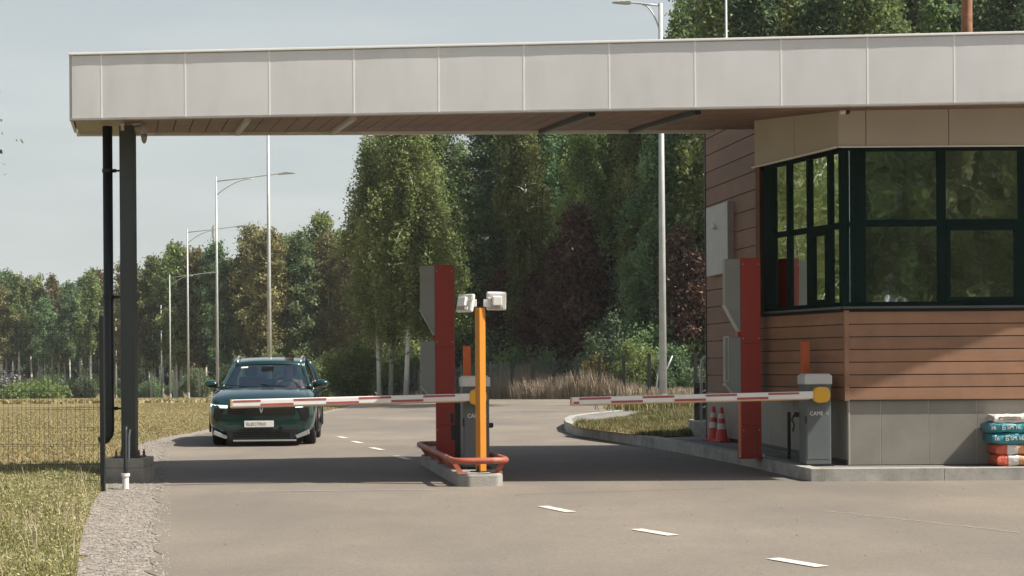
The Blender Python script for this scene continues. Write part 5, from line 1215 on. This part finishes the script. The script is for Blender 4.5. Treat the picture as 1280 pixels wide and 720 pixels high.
G_NEAR = leafmat('grass_tall', (.15, .19, .05), (.42, .40, .17), .3, 0); G_FIELD = leafmat('grass_field', (.20, .20, .075), (.40, .36, .17), .3, 0)
G_DRY = leafmat('grass_dry', (.22, .20, .12), (.55, .47, .34), .3, 0); G_BED = leafmat('grass_bed', (.08, .10, .03), (.26, .22, .09), .3, 0)
def inside(P_, poly):
    x, y = P_[:, 0], P_[:, 1]; c = np.zeros(len(P_), bool); n = len(poly)
    for i in range(n):
        x0, y0, x1, y1 = poly[i][0], poly[i][1], poly[i - 1][0], poly[i - 1][1]
        k = ((y0 > y) != (y1 > y)); 
        if y1 != y0: c ^= k & (x < (x1 - x0) * (y - y0) / (y1 - y0) + x0)
    return c
gp = [(p.x, p.y) for p in gravel]
def patch(x, y, f):      # smooth pseudo noise 0..1
    return .5 + .25 * (np.sin(x * f + 1.3 * np.sin(y * f * .7)) + np.sin(y * f * .9 + 2.1 * np.sin(x * f * .6 + 1)))
left_poly = [(-14, 6)] + [(p[0] + .06, p[1]) for p in gp] + [(-9, 66), (-40, 66), (-16, 30), (-14, 18)]
def scatter(n, x0, x1, y0, y1, poly=None, seed=0, ypow=1.):
    r = np.random.default_rng(seed); Y = y0 + (y1 - y0) * r.uniform(0, 1, n) ** ypow; X = r.uniform(x0, x1, n); P_ = np.stack([X, Y, np.zeros(n)], 1)
    if poly is not None: P_ = P_[inside(P_, poly)]
    return P_
P1 = scatter(230000, -8.5, -2.5, 8.0, 19.5, left_poly, 3)
den = patch(P1[:, 0], P1[:, 1], 1.7); keep = np.random.default_rng(1).uniform(0, 1, len(P1)) < .35 + .65 * den; P1 = P1[keep]
hh = .12 + .15 * patch(P1[:, 0], P1[:, 1], 2.3)
edge_d = P1[:, 0] - np.interp(P1[:, 1], [p[1] for p in gp[:9]], [p[0] for p in gp[:9]]); hh = hh * np.clip(.5 + -edge_d * 1.1, .4, 1.15)
blades('tall_grass', P1, hh, .007, G_NEAR, 'tall dry yellow green grass in the left foreground', .5 + .5 * (patch(P1[:, 0], P1[:, 1], 1.1) - .5) + np.random.default_rng(2).normal(0, .22, len(P1)), .5, 4)
def flecks(name, P_, hmax, size, m, label, tintv, seed):
    r = np.random.default_rng(seed); C = P_.copy(); C[:, 2] += hmax * r.uniform(0.05, 1, len(P_)) ** .8
    me = leaf_mesh(name, C, size, tintv, m, seed=seed, elong=2.2); o = bpy.data.objects.new(name, me); col.objects.link(o); return tag(o, label, 'weeds', kind='stuff')
P1 = scatter(260000, -8.5, -2.5, 8.0, 19.5, left_poly, 34); ed_ = P1[:, 0] - np.interp(P1[:, 1], [p[1] for p in gp[:9]], [p[0] for p in gp[:9]])
flecks('weed_leaves', P1, (.10 + .17 * patch(P1[:, 0], P1[:, 1], 2.3)) * np.clip(.5 - ed_ * 1.1, .35, 1.1), .0135, leafmat('weed_leaf', (.13, .18, .05), (.52, .47, .25), .3, 0), 'matted weeds and seed heads in the foreground grass', .5 + .5 * (patch(P1[:, 0], P1[:, 1], 1.3) - .5) + np.random.default_rng(12).normal(0, .26, len(P1)), 35)
P1 = scatter(60000, -16, -4, 19, 60, left_poly, 36, .8); flecks('field_litter', P1, .05, .022, leafmat('litter_leaf', (.20, .185, .075), (.42, .36, .18), .3, 0), 'dry litter and low weeds of the mown field', .5 + np.random.default_rng(13).normal(0, .25, len(P1)), 37)
P1 = scatter(1500, -8.5, -2.9, 8.5, 18.5, left_poly, 33); blades('seed_heads', P1, .34, .008, G_DRY, 'pale seed stalks standing above the foreground grass', .75 + np.random.default_rng(5).normal(0, .2, len(P1)), .35, 6)
P1 = scatter(130000, -16, -4, 19, 64, left_poly, 7, .8); hh = .03 + .03 * patch(P1[:, 0], P1[:, 1], .31) + .02 * np.random.default_rng(88).uniform(0, 1, len(P1)) ** 3
blades('field_grass', P1, hh, .015, G_FIELD, 'short mown yellow grass of the field on the left', .55 + .6 * (patch(P1[:, 0], P1[:, 1], .35) - .5) + np.random.default_rng(3).normal(0, .2, len(P1)), .8, 8)
rr_ = np.random.default_rng(44); n = 60000; Y = 64 + 166 * rr_.uniform(0, 1, n) ** .9; X = -Y * rr_.uniform(.08, .345, n); P1 = np.stack([X, Y, -.0165 * (Y - 65)], 1)
k_ = ~((Y < 72) & (X > -7)); P1 = P1[k_]
blades('far_field_grass', P1, .16, .14, G_FIELD, 'mown yellow grass of the far part of the field', .55 + .6 * (patch(P1[:, 0], P1[:, 1], .1) - .5) + rr_.normal(0, .15, len(P1)), 1.0, 9)
bp_ = [(p.x, p.y) for p in BEDP]; xs_ = [p[0] for p in bp_]; ys_ = [p[1] for p in bp_]
P1 = scatter(60000, min(xs_), max(xs_), min(ys_), max(ys_), bp_, 12)[:26000]; P1[:, 2] = .19
blades('bed_grass', P1, .05 + .13 * patch(P1[:, 0], P1[:, 1], 2.) ** 1.5, .016, G_BED, 'rough weedy grass on the kerbed island', .5 + .5 * (patch(P1[:, 0], P1[:, 1], 1.5) - .5) + np.random.default_rng(6).normal(0, .25, len(P1)), .6, 13)
n = 1500; P1 = np.random.default_rng(9).normal(size=(n, 3)) * [.5, .7, 0] + np.array([(820 - 640) / 2000 * 42, 42, .2]); blades('bed_weeds', P1, .42, .03, G_BED, 'taller weeds at the foot of the near lamp pole', .6 + np.random.default_rng(6).normal(0, .25, n), .6, 14)
r = np.random.default_rng(50); n = 26000; t = r.uniform(-.15, 1, n); X = 8.5 - 17 * t + r.normal(0, .2, n); Y = np.where(X > 6.2, 72.3, np.where(X > 0, 72.3 + (6.2 - X) * 1.73, 83 - X * 3.7)) + r.uniform(-.8, 6.5, n); P1 = np.stack([X, Y, -.0165 * (Y - 65)], 1)
blades('dry_reeds', P1, .5 + 1.5 * patch(X, Y, .55) * np.exp(-((X - 1.2) / 4.) ** 2), .05, G_DRY, 'tall dry pinkish reeds along the mesh fence', .45 + .5 * (patch(X, Y, .8) - .5) + r.normal(0, .2, n), .3, 15)
# gravel stones, clods beside the road
def stones(name, P_, s, m, label, seed):
    r = np.random.default_rng(seed); n = len(P_); base = np.array([[1, 0, 0], [-1, 0, 0], [0, 1, 0], [0, -1, 0], [0, 0, .7], [0, 0, -.5]], float)
    V = base[None] * (s * r.uniform(.5, 1.6, (n, 1, 3))) ; a = r.uniform(0, 6.28, n); ca, sa = np.cos(a)[:, None], np.sin(a)[:, None]
    V = np.stack([V[:, :, 0] * ca - V[:, :, 1] * sa, V[:, :, 0] * sa + V[:, :, 1] * ca, V[:, :, 2]], 2) + P_[:, None, :]
    F_ = np.array([[0, 2, 4], [2, 1, 4], [1, 3, 4], [3, 0, 4], [2, 0, 5], [1, 2, 5], [3, 1, 5], [0, 3, 5]]); idx = (np.arange(n)[:, None, None] * 6 + F_[None]).reshape(-1, 3)
    me = bpy.data.meshes.new(name); me.from_pydata(V.reshape(-1, 3).tolist(), [], idx.tolist()); me.materials.append(m); o = bpy.data.objects.new(name, me); col.objects.link(o); return tag(o, label, 'stones', kind='stuff')
STN = mat('stone', (.26, .24, .205), .9, noise=.45, scale=25)
strip_poly = [(p[0], p[1]) for p in gp[:12]] + [(p.x + .12, p.y) for p in reversed(edge[:9])]
P1 = scatter(26000, -7, -1.9, 8.5, 30, strip_poly, 61, 1.2)[:11000]; P1[:, 2] = .008; stones('gravel_stones', P1, .011, STN, 'loose gravel along the left road edge', 5)
cpile = G(420, 514); P1 = np.random.default_rng(7).normal(size=(1400, 3)) * [1.2, 2.2, .0] + np.array([cpile.x - .2, cpile.y, cpile.z + .02]); P1[:, 2] += np.abs(np.random.default_rng(8).normal(0, .05, 1400)); stones('soil_clods', P1, .032, mat('soil', (.20, .165, .12), .95, noise=.4, scale=5), 'heap of soil clods at the road edge behind the car', 6)
P1 = scatter(900, -5, 5, 9, 24, None, 71)[:500]; P1[:, 2] = .014; stones('road_grit', P1, .006, STN, 'scattered grit on the asphalt', 9)

# ------------------------------------------------------------------ rear fence of mesh panels along the wood
fe = empty('rear_fence', (6.2, 72.5, gz(72.5)), label='long mesh fence running along the wood behind the crossing road', cat='fence')
pts = [Vector((14.5, 71.5, 0)), Vector((6.2, 72.3, 0)), Vector((0, 83, 0)), Vector((-9.5, 118, 0))]; P_ = []
for i in range(3):
    A, B = pts[i], pts[i + 1]; Ln = (B - A).length; k = round(Ln / 2.2)
    for j in range(k + (i == 2)): P_.append(A.lerp(B, j / k))
FG = mat('fence_grey', (.16, .17, .165), .5, metal=.2)
pm = None
for i, p in enumerate(P_):
    b = MB(); b.cbox((p.x, p.y, gz(p.y) + 1.02), (.15 if i < 11 else .09, .07, 2.05)); b.build('post', BLACKM if i < 11 else FG, fe, world=True)
    if i + 1 < len(P_):
        q = P_[i + 1]; b = MB(); m = 26
        for j in range(1, m): c = p.lerp(q, j / m); z0_ = gz(c.y); b.beam((c.x, c.y, z0_ + .05), (c.x, c.y, z0_ + 1.9), .008, .008, up=(0, 1, 0))
        for z in (.1, .55, 1.0, 1.45, 1.88): b.beam((p.x, p.y, gz(p.y) + z), (q.x, q.y, gz(q.y) + z), .01, .01)
        b.build('mesh_panel', BLACKM if i < 10 else FG, fe, world=True)

# ------------------------------------------------------------------ summer haze
b = MB(); b.box(-830, 830, -830, 830, -12, 34); hz = b.build('haze', None); hz['kind'] = 'stuff'
hm = bpy.data.materials.new('haze'); hm.use_nodes = True; hn = hm.node_tree; hn.nodes.clear(); ho = hn.nodes.new('ShaderNodeOutputMaterial'); hv = hn.nodes.new('ShaderNodeVolumePrincipled')
hv.inputs['Color'].default_value = (.90, .95, .93, 1); hv.inputs['Density'].default_value = .00022; hv.inputs['Anisotropy'].default_value = .1; hn.links.new(hv.outputs[0], ho.inputs['Volume'])
hz.data.materials.clear(); hz.data.materials.append(hm)
